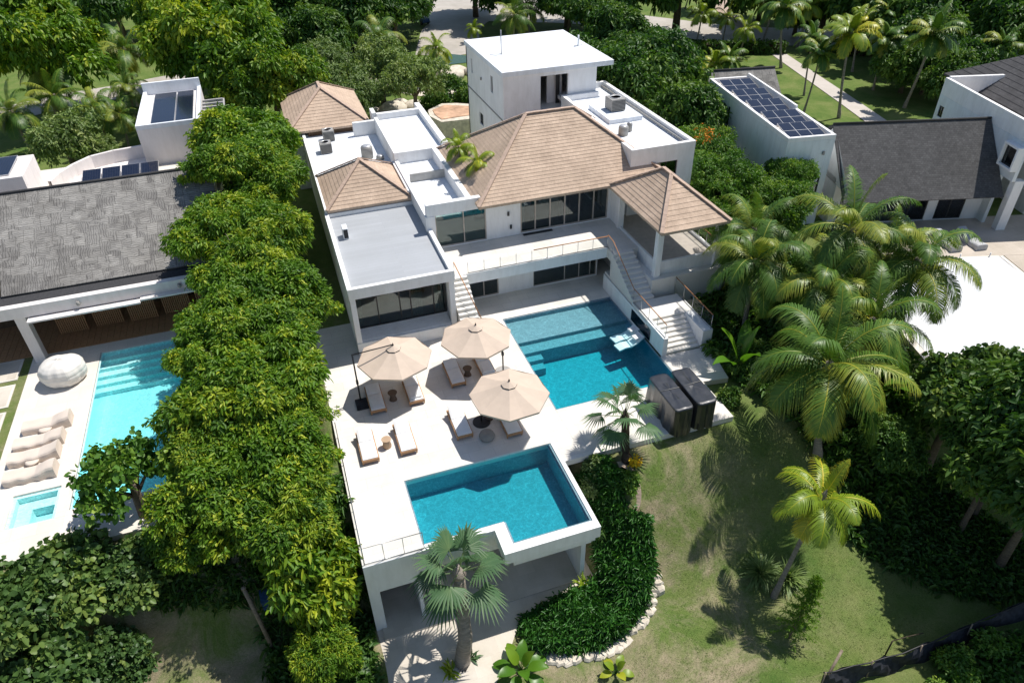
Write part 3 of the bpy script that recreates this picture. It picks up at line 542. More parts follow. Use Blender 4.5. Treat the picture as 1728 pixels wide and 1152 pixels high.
pool_lounge(16.35,28.75,'white moulded lounger standing in the pool, further from the terrace'); pool_lounge(16.45,29.5,'white moulded lounger standing in the pool, nearer the terrace')
# ---------------------------------------------------------------- deck furniture
def lounger(label,xc,yf,raise_=.28,towel=False):
    """teak lounger, foot at yf, head towards +y"""
    t=thing('sun_lounger',label,'sun lounger',(xc,yf,0),0,'teak sun loungers on the villa deck'); L=2.02; w_=.40
    m=MB(); m.box(-w_,-w_+.06,0,L,.16,.30); m.box(w_-.06,w_,0,L,.16,.30); m.box(-w_+.06,w_-.06,0,.05,.161,.299); m.box(-w_+.06,w_-.06,L-.05,L,.161,.299)
    for k in range(11): m.box(-w_+.061,w_-.061,.10+.172*k,.10+.172*k+.13,.25,.27)
    m.build('frame',M['teak'],t,world=False,bevel=.006)
    for x in (-w_+.01,w_-.07):
        for y in (.06,L-.14): MB().box(x,x+.06,y,y+.06,0,.16).build('leg',M['teak'],t,world=False)
    def pad(y0,y1,z0,z1,name,th=.12):
        n=7; k_=6; mb=MB(); G=[[None]*(k_+1) for _ in range(n+1)]
        for i in range(n+1):
            for j in range(k_+1):
                u=i/n; v=j/k_; y=y0+(y1-y0)*u; x=(-w_+.05)+(2*w_-.1)*v; z=z0+(z1-z0)*u
                e=min(1,6*u,6*(1-u))*min(1,6*v,6*(1-v)); G[i][j]=(x,y,z+th*(.62+.38*e**.5))
        for i in range(n):
            for j in range(k_): mb.face([G[i][j],G[i][j+1],G[i+1][j+1],G[i+1][j]],smooth=True)
        for i in range(n):
            for j in (0,k_):
                a,b=G[i][j],G[i+1][j]; za=z0+(z1-z0)*i/n; zb_=z0+(z1-z0)*(i+1)/n
                q=[(a[0],a[1],za),(b[0],b[1],zb_),b,a]; mb.face(q if j else q[::-1])
        for j in range(k_):
            for i,z in ((0,z0),(n,z1)):
                a,b=G[i][j],G[i][j+1]; mb.face([(a[0],a[1],z),(b[0],b[1],z),b,a])
        return mb.build(name,M['cushion'],t,world=False)
    pad(.04,1.22,.275,.275,'seat_cushion'); pad(1.24,1.94,.28,.28+raise_,'back_cushion')
    if towel: MB().box(-.3,.3,.15,.42,.40,.46).build('rolled_towel',M['cushion'],t,world=False,bevel=.02)
    return t
lounger('teak lounger left of the wicker table under the left parasol, in its shade',1.98,27.47,.12)
lounger('half sunlit teak lounger with rolled towel, right of the table under the left parasol',3.93,27.47,.12,True)
lounger('teak lounger at the left edge of the far parasol, in its shade',6.28,28.1,.10)
lounger('teak lounger with rolled towel under the far parasol, by its grey disc base',7.98,28.2,.12,True)
lounger('lounger left of the nearest parasol with a triangle of shade across its cushion',5.53,24.27,.35)
lounger('teak lounger mostly hidden under the right side of the nearest parasol',7.80,23.6,.2)
lounger('sunlit teak lounger nearest the deck corner, left of the tan drum table',1.02,24.2,.34)
lounger('sunlit teak lounger between the tan drum table and the open deck',2.80,24.17,.34)
def parasol(label,c,rot,post,base,over):
    t=thing('parasol',label,'parasol',(c[0],c[1],0)); R=1.88; zt=2.92; zr=2.22; mb=MB(); n=8; k_=5
    def P_(i,f,lift=0): 
        a=rot+2*PI*i/n; z=zt-(zt-zr)*f-.05*math.sin(PI*f); return Vector((R*f*math.cos(a),R*f*math.sin(a),z+lift))
    for i in range(n):
        for k in range(k_):
            f0=.02+.98*k/k_; f1=.02+.98*(k+1)/k_
            a0,b0,a1,b1=P_(i,f0),P_(i+1,f0),P_(i,f1),P_(i+1,f1); m0=(a0+b0)/2-Vector((0,0,.035*f0)); m1=(a1+b1)/2-Vector((0,0,.035*f1))
            if k==k_-1: m1=m1*.985+Vector((0,0,m1.z*.015))
            mb.face([a0,a1,m1,m0],smooth=False); mb.face([m0,m1,b1,b0],smooth=False)
        a=P_(i,1);b=P_(i+1,1); mb.face([a,a-Vector((0,0,.09)),b-Vector((0,0,.09)),b])
    can=mb.build('canopy',M['canopy'],t,world=False)
    vb=MB()
    for i in range(n):
        a=P_(i,.0,.07);b=P_(i,.20,.055);c_=P_(i+1,.20,.055); vb.face([a,b,c_]); vb.face([b,b-Vector((0,0,.04)),c_-Vector((0,0,.04)),c_],1)
    vb.build('vent_cap',[M['canopy'],M['black']],can,world=False)
    for i in range(n): MB().tube([P_(i,.02,-.09),P_(i,.5,-.09),P_(i,.97,-.05)],.012,5).build('rib',M['black'],t,world=False)
    MB().lathe([(.035,zt+.05),(.05,zt+.09),(.02,zt+.15),(.012,zt+.2)],10).build('finial',M['black'],t,world=False)
    px,py=post[0]-c[0],post[1]-c[1]; top=2.95 if over else 2.15
    MB().tube([(px,py,.05),(px,py,top)],.04,8).build('pole',M['black'],t,world=False)
    a=MB(); a.tube([(px,py,top-.03),(0,0,zt+.10 if over else 2.45)],.03,6)
    if not over: a.tube([(px,py,1.6),(px*.5,py*.5,2.25)],.022,6)
    a.build('arm',M['black'],t,world=False); MB().box(px-.06,px+.06,py-.05,py+.07,1.1,1.3).build('crank',M['black'],t,world=False)
    b=MB()
    if base=='square': b.box(px-.28,px+.5,py-.75,py+.05,0,.09)
    else: b.lathe([(.44,0),(.44,.06),(.40,.08)],24,(px,py,0))
    b.build('base',M['black'] if base=='dark' else (M['greystone'] if base=='light' else M['netting']),t,world=False)
    # rest the base colour choice above: dark disc, pale disc, dark square slab
parasol('beige octagonal parasol at the left, held by a black arm passing over its canopy',(3.29,28.87),PI/8*0,(1.27,28.85),'square',True)
parasol('beige octagonal parasol furthest back, beside the large pool, on a pale grey disc',(7.61,29.11),0,(8.84,28.56),'light',False)
parasol('beige octagonal parasol nearest the lower pool, on a dark round base',(7.78,24.27),-rad(18),(6.61,25.19),'dark',False)
def table(name,label,x,y,prof,mat,topm=None):
    t=thing(name,label,'side table',(x,y,0)); MB().lathe(prof,20).build('pedestal',mat,t,world=False); r=prof[-1][0]
    MB().lathe([(r*1.02,prof[-1][1]),(r*1.05,prof[-1][1]+.025),(r*1.0,prof[-1][1]+.035)],20).build('top',topm or mat,t,world=False)
hour=[(.20,0),(.17,.10),(.13,.22),(.18,.36),(.23,.45)]
table('side_table','dark wicker hourglass side table under the left parasol',2.86,28.35,hour,M['wicker']); table('side_table','dark wicker hourglass side table under the far parasol',6.98,28.95,hour,M['wicker'])
table('side_table','tan drum-shaped side table between the two sunlit loungers',1.92,25.1,[(.20,0),(.21,.1),(.17,.3),(.22,.46)],M['tan']); table('side_table','small white-topped side table just under the nearest parasol',7.02,25.3,hour,M['wicker'],M['cushion'])
t=thing('pouf','rounded taupe pouf in the shade of the nearest parasol','pouf',(6.53,24.05,0)); MB().lathe([(.28,0),(.36,.05),(.38,.16),(.33,.30),(.15,.36)],20).build('cushion',M['taupe'],t,world=False); MB().lathe([(.29,.0),(.385,.145),(.39,.155),(.385,.165)],20).build('piping',M['greystone'],t,world=False)
def draped(name,label,cat,x0,x1,y0,y1,h,mat,seed,flare=.06,rz=0,parent_parts=True):
    rng=random.Random(seed); cx,cy=(x0+x1)/2,(y0+y1)/2; hx,hy=(x1-x0)/2,(y1-y0)/2
    t=thing(name,label,cat,(cx,cy,0),rz); mb=MB(); per=64; rings=[]
    ph=[rng.uniform(0,6.28) for _ in range(6)]
    for z,s in ((0.0,1+flare),(h*.25,1+flare*.8),(h*.55,1+flare*.45),(h*.85,1+flare*.15),(h-.06,1.0),(h-.015,.97),(h,.90),(h-.01,.45),(h-.015,.02)):
        ring=[]
        for k in range(per):
            a=2*PI*k/per; c,s_=math.cos(a),math.sin(a); q=(abs(c)**8+abs(s_)**8)**(-1/8); fold=(1-z/h)*.045*(math.sin(9*a+ph[0])+.6*math.sin(17*a+ph[1])+.4*math.sin(29*a+ph[2]))
            ring.append((c*q*hx*s+c*fold,s_*q*hy*s+s_*fold,z+(.012*math.sin(5*c+ph[3])*math.cos(4*s_+ph[4]) if z>h*.9 else 0)))
        rings.append(ring)
    for r0,r1 in zip(rings,rings[1:]):
        for k in range(per): mb.face([r0[k],r0[(k+1)%per],r1[(k+1)%per],r1[k]],smooth=True)
    mb.build('cover',mat,t,world=False); return t
t=draped('covered_furniture','tall furniture set under a black weather cover, nearer the pool','covered furniture',14.82,15.86,21.12,23.88,1.58,M['black_cover'],1); MB().tube([(-.52,.15,1.59),(.52,.12,1.59)],.012,5).build('strap',M['greymetal'],t,world=False)
t=draped('covered_furniture','tall furniture set under a black weather cover, nearer the palms, with palm shadow on top','covered furniture',16.04,17.12,21.15,23.9,1.58,M['black_cover'],2); MB().tube([(-.52,.1,1.59),(.52,.16,1.59)],.012,5).build('strap',M['greymetal'],t,world=False)
# ---------------------------------------------------------------- neighbour on the left
tag(MB().box(-15.4,-11.85,23.8,25.7,-.3,0).box(-11.85,-1.5,23.8,26.0,-.3,0).box(-15.4,-14.35,25.7,27.7,-.3,0).box(-12.4,-11.85,25.7,27.7,-.3,0).box(-15.4,-11.85,27.7,38.0,-.3,0).box(-15.4,-1.5,38.0,38.9,-.3,0).box(-2.6,-1.5,26.0,38.0,-.3,0).build('poolside_paving',M['tiledeck2'],bevel=.01),kind='structure')
P3=thing('swimming_pool','bright turquoise pool of the house on the left, partly under tree branches','swimming pool',(-7,32,-1.6))
W=MB(); W.box(-11.84,-2.61,26.01,37.99,-1.5,-1.35); W.box(-11.84,-11.78,26.01,37.99,-1.35,-.04); W.box(-11.78,-2.61,26.01,26.07,-1.35,-.04); W.box(-11.78,-2.61,37.93,37.99,-1.35,-.04); W.box(-2.67,-2.61,26.07,37.93,-1.35,-.04)
for k in range(5): W.box(-11.78,-2.67,37.93-.45*(k+1),37.93-.45*k,-1.35,-.28-.2*k)
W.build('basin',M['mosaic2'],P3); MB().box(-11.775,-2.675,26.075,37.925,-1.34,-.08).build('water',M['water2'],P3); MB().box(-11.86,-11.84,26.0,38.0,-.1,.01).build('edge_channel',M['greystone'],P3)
P4=thing('hot_tub','small square aqua plunge tub at the corner of the left neighbour paving','hot tub',(-13.4,26.7,-1))
W=MB(); W.box(-14.34,-12.41,25.71,27.69,-.95,-.85); W.box(-14.34,-14.2,25.71,27.69,-.85,-.1); W.box(-12.55,-12.41,25.71,27.69,-.85,-.1); W.box(-14.2,-12.55,25.71,25.85,-.85,-.1); W.box(-14.2,-12.55,27.55,27.69,-.85,-.1); W.box(-14.2,-13.6,25.85,27.55,-.85,-.4); W.box(-13.6,-12.55,27.0,27.55,-.85,-.4)
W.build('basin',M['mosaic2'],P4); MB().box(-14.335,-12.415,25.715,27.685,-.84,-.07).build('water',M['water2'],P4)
mb=MB()
for k in range(6):
    for j in range(3):
        mb.box(-17.6-2.2*j,-15.85-2.2*j,36.9-2.35*k,38.85-2.35*k,-.1,.02); mb.box(-17.48-2.2*j,-15.97-2.2*j,37.02-2.35*k,38.73-2.35*k,.02,.026,1)
tag(mb.build('garden_pavers',[M['tiledeck2'],M['patio']]),kind='structure')
tag(MB().box(-24,-15.4,24,40,-.3,-.06).build('paver_grass_strip',M['grass']),kind='structure')
# ball cover
def blob(name,label,cat,x,y,rx,ry,h,mat,seed,fold=.05):
    t=thing(name,label,cat,(x,y,0)); rng=random.Random(seed); ph=[rng.uniform(0,6.28) for _ in range(8)]; mb=MB(); n=72; R=[]
    KP=((0,.72),(.10,.86),(.3,.97),(.5,1.0),(.7,.95),(.84,.80),(.93,.58),(.985,.32),(1.0,.04))
    for i_ in range(33):
        q_=i_/32*8; a_=min(7,int(q_)); u_=q_-a_; z=KP[a_][0]*(1-u_)+KP[a_+1][0]*u_; s=KP[a_][1]*(1-u_)+KP[a_+1][1]*u_
        s+=.03*math.sin(u_*PI)
        R.append([((s+fold*s*(1-z*.6)*(math.sin(7*a+ph[0]+z*2)+.5*math.sin(13*a+ph[1])))*rx*math.cos(a),(s+fold*s*(math.sin(6*a+ph[2])+.5*math.sin(15*a+ph[3]-z)))*ry*math.sin(a),z*h*(1+.03*math.sin(3*a+ph[4]))) for a in [2*PI*k/n for k in range(n)]])
    for r0,r1 in zip(R,R[1:]):
        for k in range(n): mb.face([r0[k],r0[(k+1)%n],r1[(k+1)%n],r1[k]],smooth=True)
    mb.build('cover',mat,t,world=False); MB().tube([(.74*rx*math.cos(a),.74*ry*math.sin(a),.06) for a in [2*PI*k/24 for k in range(25)]],.02,5).build('drawstring',M['greystone'],t,world=False); return t
blob('covered_daybed','round daybed under a gathered white cover beside the turquoise pool','covered daybed',-13.3,36.0,1.12,1.0,1.35,M['cover_white'],4,.035)
def covered_lounger(x,y,label,seed,mat,rz=0,grp=None,L=2.15,flap=False):
    t=thing('covered_lounger',label,'covered lounger',(x,y,0),rz,grp); rng=random.Random(seed); ph=[rng.uniform(0,6.28) for _ in range(6)]; mb=MB(); n=26; m=18; G=[]
    for i in range(n+1):
        u=i/n; xx=-L/2+L*u; hh=.40+.22*max(0,(u-.62)/.38)**1.0; wd=.40; row=[]
        for j in range(m+1):
            v=j/m; a=PI*v; c=math.cos(a); s=math.sin(a); q=(abs(c)**5+abs(s)**5)**(-1/5)
            wob=1+.05*math.sin(7*u*3+ph[0]+c*2)+.03*math.sin(23*u+ph[1]); sag=.05*math.sin(PI*min(1,u*1.3))*s
            row.append((xx,-c*q*wd*wob,max(.01,(s*q*hh*(1+.04*math.sin(11*u+ph[2]))-sag))))
        G.append(row)
    for i in range(n):
        for j in range(m): mb.face([G[i][j],G[i][j+1],G[i+1][j+1],G[i+1][j]],smooth=True)
    mb.face(G[0]); mb.face(G[n][::-1]); mb.build('cover',mat,t,world=False)
    if flap: MB().lathe([(.30,.0),(.31,.04),(.22,.07),(.03,.08)],16,(-.05,-.38,.16)).build('loose_flap',mat,t,world=False)
    return t
gl='covered loungers beside the turquoise pool'
covered_lounger(-13.6,32.25,'beige covered lounger with a round bulge at its side, closest to the covered daybed',1,M['cover_beige'],0,gl,flap=True)
covered_lounger(-13.75,31.0,'smooth beige covered lounger second from the covered daybed',2,M['cover_beige'],0,gl)
covered_lounger(-13.8,30.0,'beige covered lounger with a round bulge, third from the covered daybed',3,M['cover_beige'],0,gl,flap=True)
covered_lounger(-13.75,28.75,'beige covered lounger nearest the plunge tub',5,M['cover_beige'],0,gl)
N1=thing('neighbour_house','house on the left with a weathered grey palm-shake roof above a dark veranda','house',(-12,44,0))
def slope(mb,a,b,c,d,th=.12,mi=0):
    a,b,c,d=[Vector(v) for v in (a,b,c,d)]; e=(b-a).normalized(); n=e.cross(d-a).normalized(); n=n if n.z>0 else -n; h=((d-a)-e*e.dot(d-a)).length
    uv=[((p-a).dot(e),((p-a)-e*e.dot(p-a)).length) for p in (a,b,c,d)]
    mb.face([a,b,c,d],mi,uv); lo=n*th; mb.face([a-lo,d-lo,c-lo,b-lo],mi,[uv[0],uv[3],uv[2],uv[1]])
    for p,q in ((a,b),(b,c),(c,d),(d,a)): mb.face([p-lo,q-lo,q,p],mi,[(0,0),((q-p).length,0),((q-p).length,th),(0,th)])
mb=MB(); slope(mb,(-15.75,39.6,3.62),(-4.2,39.6,3.62),(-4.2,45.4,7.0),(-15.75,45.4,7.0)); slope(mb,(-22,40.5,4.14),(-15.76,40.5,4.14),(-15.76,45.4,7.0),(-22,45.4,7.0)); slope(mb,(-4.2,51,3.8),(-22,51,3.8),(-22,45.42,7.0),(-4.2,45.42,7.0)); mb.build('shake_roof',M['thatch'],N1)
MB().tube([(-22,45.42,7.03),(-4.1,45.42,7.03)],.09,6).build('ridge_roll',M['gravel'],N1)
MB().box(-22,-4.2,38.5,39.9,3.3,3.5).build('gravel_roof',M['gravel'],N1)
W=MB(); W.box(-22,-4.2,38.1,38.5,2.95,3.62); W.box(-14.45,-8.9,37.62,38.1,2.82,2.92); W.box(-8.9,-5.2,37.75,38.1,2.90,3.0); W.box(-4.5,-4.2,38.5,45,0,3.5); W.box(-22,-4.2,45.5,45.7,0,6.6); W.build('veranda_beam',M['pinkwhite'],N1,bevel=.012)
MB().box(-15.15,-14.62,38.2,38.75,0,2.95).build('column',M['pinkwhite'],N1,bevel=.012)
for x in (-11.9,-6.8): MB().lathe([(.09,0),(.11,.06),(.07,.22)],10,(x,38.02,3.2)).build('spotlight',M['greymetal'],N1)
W=MB()
for k in range(52): W.box(-22+.345*k,-22+.345*k+.325,38.9,45.4,.0,.03)
W.build('veranda_floor',M['teak'],N1)
W=MB()
for j in range(5):
    x0=-14.2+1.9*j
    for k in range(14): W.box(x0+.11*k,x0+.11*k+.055,40.6+(j%2)*.12,40.64+(j%2)*.12,.1,2.7)
W.build('slatted_screen',M['teak'],N1); MB().box(-22,-4.5,42.6,42.7,0,3.4).build('veranda_wall',M['teakdark'],N1)
W=MB(); W.box(-17.5,-4.3,46,57,3.75,4.0); W.box(-5,-4.3,50,57,3.0,4.0); W.build('flat_roof',M['tiledeck2'],N1)
mb=MB(); pts=[at(*p,4.9) for p in ((80,306),(96,292),(120,277),(150,263),(190,253),(219,248),(240,244))]
for a,b in zip(pts,pts[1:]):
    n_=Vector((b[1]-a[1],-(b[0]-a[0]),0)).normalized()*.22; mb.face([(a[0],a[1],4.9),(b[0],b[1],4.9),(b[0]+n_.x,b[1]+n_.y,4.9),(a[0]+n_.x,a[1]+n_.y,4.9)][::-1]); mb.face([(a[0]+n_.x,a[1]+n_.y,3.9),(b[0]+n_.x,b[1]+n_.y,3.9),(b[0]+n_.x,b[1]+n_.y,4.9),(a[0]+n_.x,a[1]+n_.y,4.9)]); mb.face([(b[0],b[1],0),(a[0],a[1],0),(a[0],a[1],4.9),(b[0],b[1],4.9)])
mb.build('curved_parapet',M['pinkwhite'],N1)
W=MB(); pp=[at(*p,3.95) for p in ((80,310),(96,296),(120,281),(150,267),(190,257),(240,248),(265,300),(150,312))]; W.face([(x,y,4.006) for x,y in pp][::-1]); W.build('roof_floor',M['pinkwhite'],N1)
def panel(name,parent,x0,x1,y0,y1,z0,z1,nx_,ny_,world=True):
    """one tilted solar panel bank of nx by ny modules"""
    f=MB(); g=MB(); v=lambda u,w_: (x0+(x1-x0)*u,y0+(y1-y0)*w_,z0+(z1-z0)*w_)
    a,b,c,d=v(0,0),v(1,0),v(1,1),v(0,1); dn=lambda p,h: (p[0],p[1],p[2]-h)
    f.face([a,b,c,d]); 
    for p,q in ((a,b),(b,c),(c,d),(d,a)): f.face([dn(p,.05),dn(q,.05),q,p])
    f.face([dn(a,.05),dn(d,.05),dn(c,.05),dn(b,.05)])
    for s_ in (.1,.9): f.box(v(s_,0)[0]-.02,v(s_,0)[0]+.02,y1-.06,y1-.02,z0-.25,z1-.05)
    for i in range(nx_):
        for j in range(ny_):
            e=.02; q=[v(i/nx_+e/nx_,j/ny_+e/ny_),v((i+1)/nx_-e/nx_,j/ny_+e/ny_),v((i+1)/nx_-e/nx_,(j+1)/ny_-e/ny_),v(i/nx_+e/nx_,(j+1)/ny_-e/ny_)]
            g.face([(p[0],p[1],p[2]+.006) for p in q])
    o=f.build(name,M['alu'],parent,world=world); g.build('solar_cells',M['solar'],o,world=world); return o
for k in range(4): 
    x0=-13.3+1.25*k; panel('solar_panel',N1,x0,x0+1.18,53.3,54.6,4.15,4.45,1,1)
W=MB(); W.box(-9.2,-4.95,55.0,63.5,3.0,6.6); W.build('roof_tower',M['pinkwhite'],N1,bevel=.015)
W=MB(); W.box(-9.2,-8.95,55.0,63.5,6.603,6.9); W.box(-5.2,-4.95,55.0,63.5,6.603,6.9); W.box(-8.95,-5.2,55.0,55.2,6.603,6.9); W.box(-9.2,-4.95,63.3,63.5,6.9,7.5); W.box(-8.95,-5.2,63.3,63.5,6.603,6.9); W.build('parapet',M['white2'],N1)
panel('solar_panel',N1,-8.3,-6.7,55.6,62.6,6.72,6.85,1,1); panel('solar_panel',N1,-6.65,-5.45,55.6,62.6,6.72,6.85,1,1)
W=MB()
for k in range(6): W.box(-4.9,-3.4,56.3+.85*k,56.5+.85*k,6.35,6.5)
W.box(-3.42,-3.3,56,61.2,6.2,6.34); W.build('pergola_slats',M['greystone'],N1)
W=MB(); W.box(-21,-15.8,50.7,54.6,3.6,6.0); W.build('roof_tower',M['pinkwhite'],N1,bevel=.015); panel('solar_panel',N1,-20.5,-16.6,51.1,54.2,6.08,6.2,2,1)
# ---------------------------------------------------------------- neighbour on the right
N2=thing('solar_house','narrow pale building with five rows of solar panels on its flat roof','house',(31.67,37.48,0),rad(-9.5)); N2.scale=(1.09,1.07,1)
L=lambda nm,mb,mat,p=N2,bevel=0: mb.build(nm,mat,p,world=False,bevel=bevel)
W=MB(); W.wall('y',0,12.6,0,.2,0,6.2,[(8.45,8.8,3.2,5.6),(9.25,9.6,3.2,5.6),(10.55,10.7,3.4,5.5),(11.4,11.52,3.4,5.5)]); W.wall('x',.2,3.1,0,.2,0,6.2,[(1.7,2.7,2.0,3.6)]); W.wall('y',.2,12.6,2.9,.2,0,6.2); W.box(.2,2.9,12.4,12.6,0,6.2); L('house_wall',W,M['greywhite'],bevel=.012)
W=MB(); W.box(0,.2,0,12.6,6.203,6.5); W.box(.2,3.1,0,.2,6.203,6.5); W.box(2.9,3.1,.2,12.6,6.203,6.5); W.box(.2,2.9,12.4,12.6,6.203,6.5); W.box(2.92,3.08,5,12.6,6.503,6.72); L('parapet',W,M['white'],bevel=.01); L('flat_roof',MB().box(.2,2.9,.2,12.4,6.0,6.19),M['path'])
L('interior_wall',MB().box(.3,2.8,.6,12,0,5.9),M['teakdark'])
for k in range(5): panel('solar_panel',N2,.35,2.75,.40+2.36*k,2.32+2.36*k,6.28,6.60,3,2,world=False)
for y0,y1,a,b in ((8.45,8.8,3.2,5.6),(9.25,9.6,3.2,5.6)): window(N2,'y',y0,y1,a,b,.06,1,'framedark',.04,world=False)
window(N2,'x',1.7,2.7,2.0,3.6,.06,1,'framedark',.05,world=False)
for x,z in ((.55,4.9),(2.5,5.3)): L('wall_light',MB().box(x-.06,x+.06,-.1,-.002,z-.12,z+.12),M['greymetal'])
mb=MB(); slope(mb,(37.2,54.6,3.0),(43.5,53.4,3.0),(43.9,55.8,5.0),(37.6,57.0,5.0)); slope(mb,(44.3,58.2,3.0),(38,59.4,3.0),(37.6,57.05,5.0),(43.9,55.85,5.0))
N2b=thing('shake_roof_hut','small building with a grey shake gable roof behind the solar panel roof','hut',(40.5,56.5,0)); mb.build('gable_roof',M['thatch'],N2b); MB().box(38.4,43.0,55.3,57.7,0,3.4).build('hut_wall',M['greywhite'],N2b); MB().tube([(37.5,57.03,5.05),(43.95,55.8,5.05)],.1,6).build('ridge_roll',M['gravel'],N2b)
N3=thing('neighbour_house','house on the right with a large dark grey shingle roof beside a tall white wing','house',(35.0,33.65,0),rad(-15.6))
mb=MB(); slope(mb,(-.3,1.05,2.5),(10.75,1.05,2.5),(10.75,5.03,6.5),(-.3,5.03,6.5)); slope(mb,(10.75,10,3.0),(-.3,10,3.0),(-.3,5.05,6.5),(10.75,5.05,6.5)); L('shingle_roof',mb,M['shingle'],N3); L('ridge_roll',MB().tube([(-.3,5.04,6.53),(10.75,5.04,6.53)],.08,6),M['shingle2'],N3)
W=MB(); W.wall('x',-.1,11.6,2.9,.2,0,2.95,[(.5,6.9,.05,2.4),(7.6,9.6,.05,2.4)]); W.wall('y',3.1,9.6,-.1,.2,0,3.4); W.face([(-.1,1,3.0),(-.1,9,3.0),(-.1,5.03,6.38)]);  W.box(11.1,11.75,1.0,1.5,0,3.6); L('house_wall',W,M['white'],N3,bevel=.012)
window(N3,'x',7.6,9.6,.05,2.4,2.96,2,'framedark',.08,world=False); window(N3,'x',.5,6.9,.05,2.4,2.96,5,'framedark',.08,world=False); L('interior_wall',MB().box(0,11,6,6.1,0,3).box(-.1,11,3.1,9.6,2.97,3.05),M['interior'],N3)
W=MB(); W.wall('y',2.2,11.4,10.8,.25,3.0,6.2,[(10.4,11.0,4.65,5.45)]); W.wall('y',1.0,2.2,10.8,.25,3.6,6.2,[(1.2,2.1,4.5,5.8)]); W.wall('y',2.2,11.4,10.8,.25,0,3.0); W.box(11.05,16,11.15,11.4,0,6.2); W.box(11.05,17,1.0,11.15,5.9,6.1)
L('wing_wall',W,M['greywhite'],N3,bevel=.012)
W=MB(); W.box(10.8,11.05,1.0,11.4,6.203,7.4); W.box(11.05,15.2,11.15,11.4,6.203,7.5); L('parapet',W,M['white'],N3,bevel=.012); L('roof_floor',MB().box(11.05,17,1.0,11.15,6.1,6.14),M['path'],N3)
W=MB(); W.box(10.3,10.8,.9,2.4,4.35,4.5); W.box(10.3,10.8,.9,2.4,5.8,5.95); W.box(10.3,10.8,.9,1.05,4.5,5.8); W.box(10.3,10.8,2.25,2.4,4.5,5.8); L('window_surround',W,M['white'],N3,bevel=.01)
window(N3,'y',1.05,2.25,4.5,5.8,10.5,1,'framedark',.05,world=False); window(N3,'y',10.4,11.0,4.65,5.45,10.85,2,'framedark',.05,world=False)
r_,c_=hip_roof(13.6,30,2.5,16,6.3,(20,9.2),(24,9.2),10.5,16,None); L('dark_hipped_roof',r_,[M['shingle2'],M['gravel'],M['gravel']],N3); L('wing_room',MB().box(14.5,29,3.2,15.2,0,6.2),M['white'],N3)
for (lx,ly,lb) in ((*at(1597,406,.25),'grey covered lounger on the right neighbour terrace, the left one of the pair'),(*at(1639,403,.25),'grey covered lounger on the right neighbour terrace, the right one of the pair')):
    covered_lounger(lx,ly,lb,int(lx),M['cover_grey'],rad(-10)+PI/2,'grey covered loungers on the right terrace',2.3)
def rot3(x,y): c,s=math.cos(rad(-15.6)),math.sin(rad(-15.6)); return (35.0+x*c-y*s,33.65+x*s+y*c)
mb=MB(); mb.prism([rot3(*p) for p in ((1,-2.4),(20,-2.4),(20,3.1),(-.3,3.1))],-.3,0); mb.prism([rot3(*p) for p in ((9.6,-13),(20,-13),(20,-2.42),(9.6,-2.42))],-.3,0); tag(mb.build('neighbour_terrace',M['tiledeck3']),kind='structure')
PC=thing('covered_pool','wide pool under a taut bright white cover on the right neighbour terrace','covered pool',(*rot3(4,-7.5),0),rad(-15.6))
mb=MB(); n=14
H_=[[.05+.05*math.sin(i*.9)*math.sin(j*.7)+.03*math.sin(i*2.1+j) for j in range(n+1)] for i in range(n+1)]
for i in range(n):
    for j in range(n):
        f=lambda a,b:(-4.9+10.1*a/n,-4.9+9.8*b/n,H_[a][b]); mb.face([f(i,j),f(i+1,j),f(i+1,j+1),f(i,j+1)],smooth=True)
L('cover_sheet',mb,M['whitepool'],PC); L('pool_kerb',MB().box(-5.3,-4.9,-5.3,5.0,-2.6,.06).box(-4.9,5.2,-5.3,-4.9,-2.6,.06).box(5.2,5.45,-5.3,5.0,-2.6,.06).box(-4.9,5.2,4.9,5.08,-.3,.05),M['tiledeck2'],PC,bevel=.01)
for k in range(5): L('anchor_post',MB().tube([(-3.5+2*k,4.95,0),(-3.5+2*k,4.95,.35)],.04,6),M['white'],PC)
t=thing('planter_box','long dark planter box beside the white pool cover','planter',(*rot3(11.2,-3.6),0),rad(-15.6)); L('box',MB().box(-.3,.3,-2.5,.8,0,.45),M['greystone'],t,.02); L('soil',MB().box(-.24,.24,-2.44,.74,.45,.47),M['soil'],t)
# far garden buildings among the palms
t=thing('garden_house','low white garden building with a pale roof among the palms beyond the lawn','building',(*at(1530,70,0),0),rad(-12)); t.scale=(.8,.8,.9)
L('wall',MB().wall('x',-6,4,-3,.25,0,2.6,[(-4.6,-2.6,.1,2.2),(-2.2,-.2,.1,2.2)]).box(-6,-5.7,-2.75,3,0,2.6).box(3.7,4,-2.75,3,0,2.6),M['white'],t); L('roof',MB().box(-6.4,4.4,-3.4,3.3,2.602,2.85),M['patio'],t); L('door',MB().box(-4.6,-2.6,-2.9,-2.85,.1,2.2),M['curtain'],t); L('door',MB().box(-2.2,-.2,-2.9,-2.85,.1,2.2),M['curtain'],t)
t=thing('garden_house','small white flat-roofed building with a dark window strip near the top right corner','building',(*at(1665,78,0),0),rad(-12)); t.scale=(.7,.7,.8)
L('wall',MB().wall('x',-4,5,-2.5,.25,0,3,[(-3,3.6,1.6,2.3)]).box(-4,-3.7,-2.25,3,0,3).box(4.7,5,-2.25,3,0,3),M['white'],t); L('roof',MB().box(-4.3,5.3,-2.9,3.2,3.002,3.3),M['white2'],t); L('window',MB().box(-3,3.6,-2.4,-2.35,1.6,2.3),M['framedark'],t)
t=thing('garden_wall','low rounded pale rock wall beside the tower on the garden side','wall',(15,60,0))
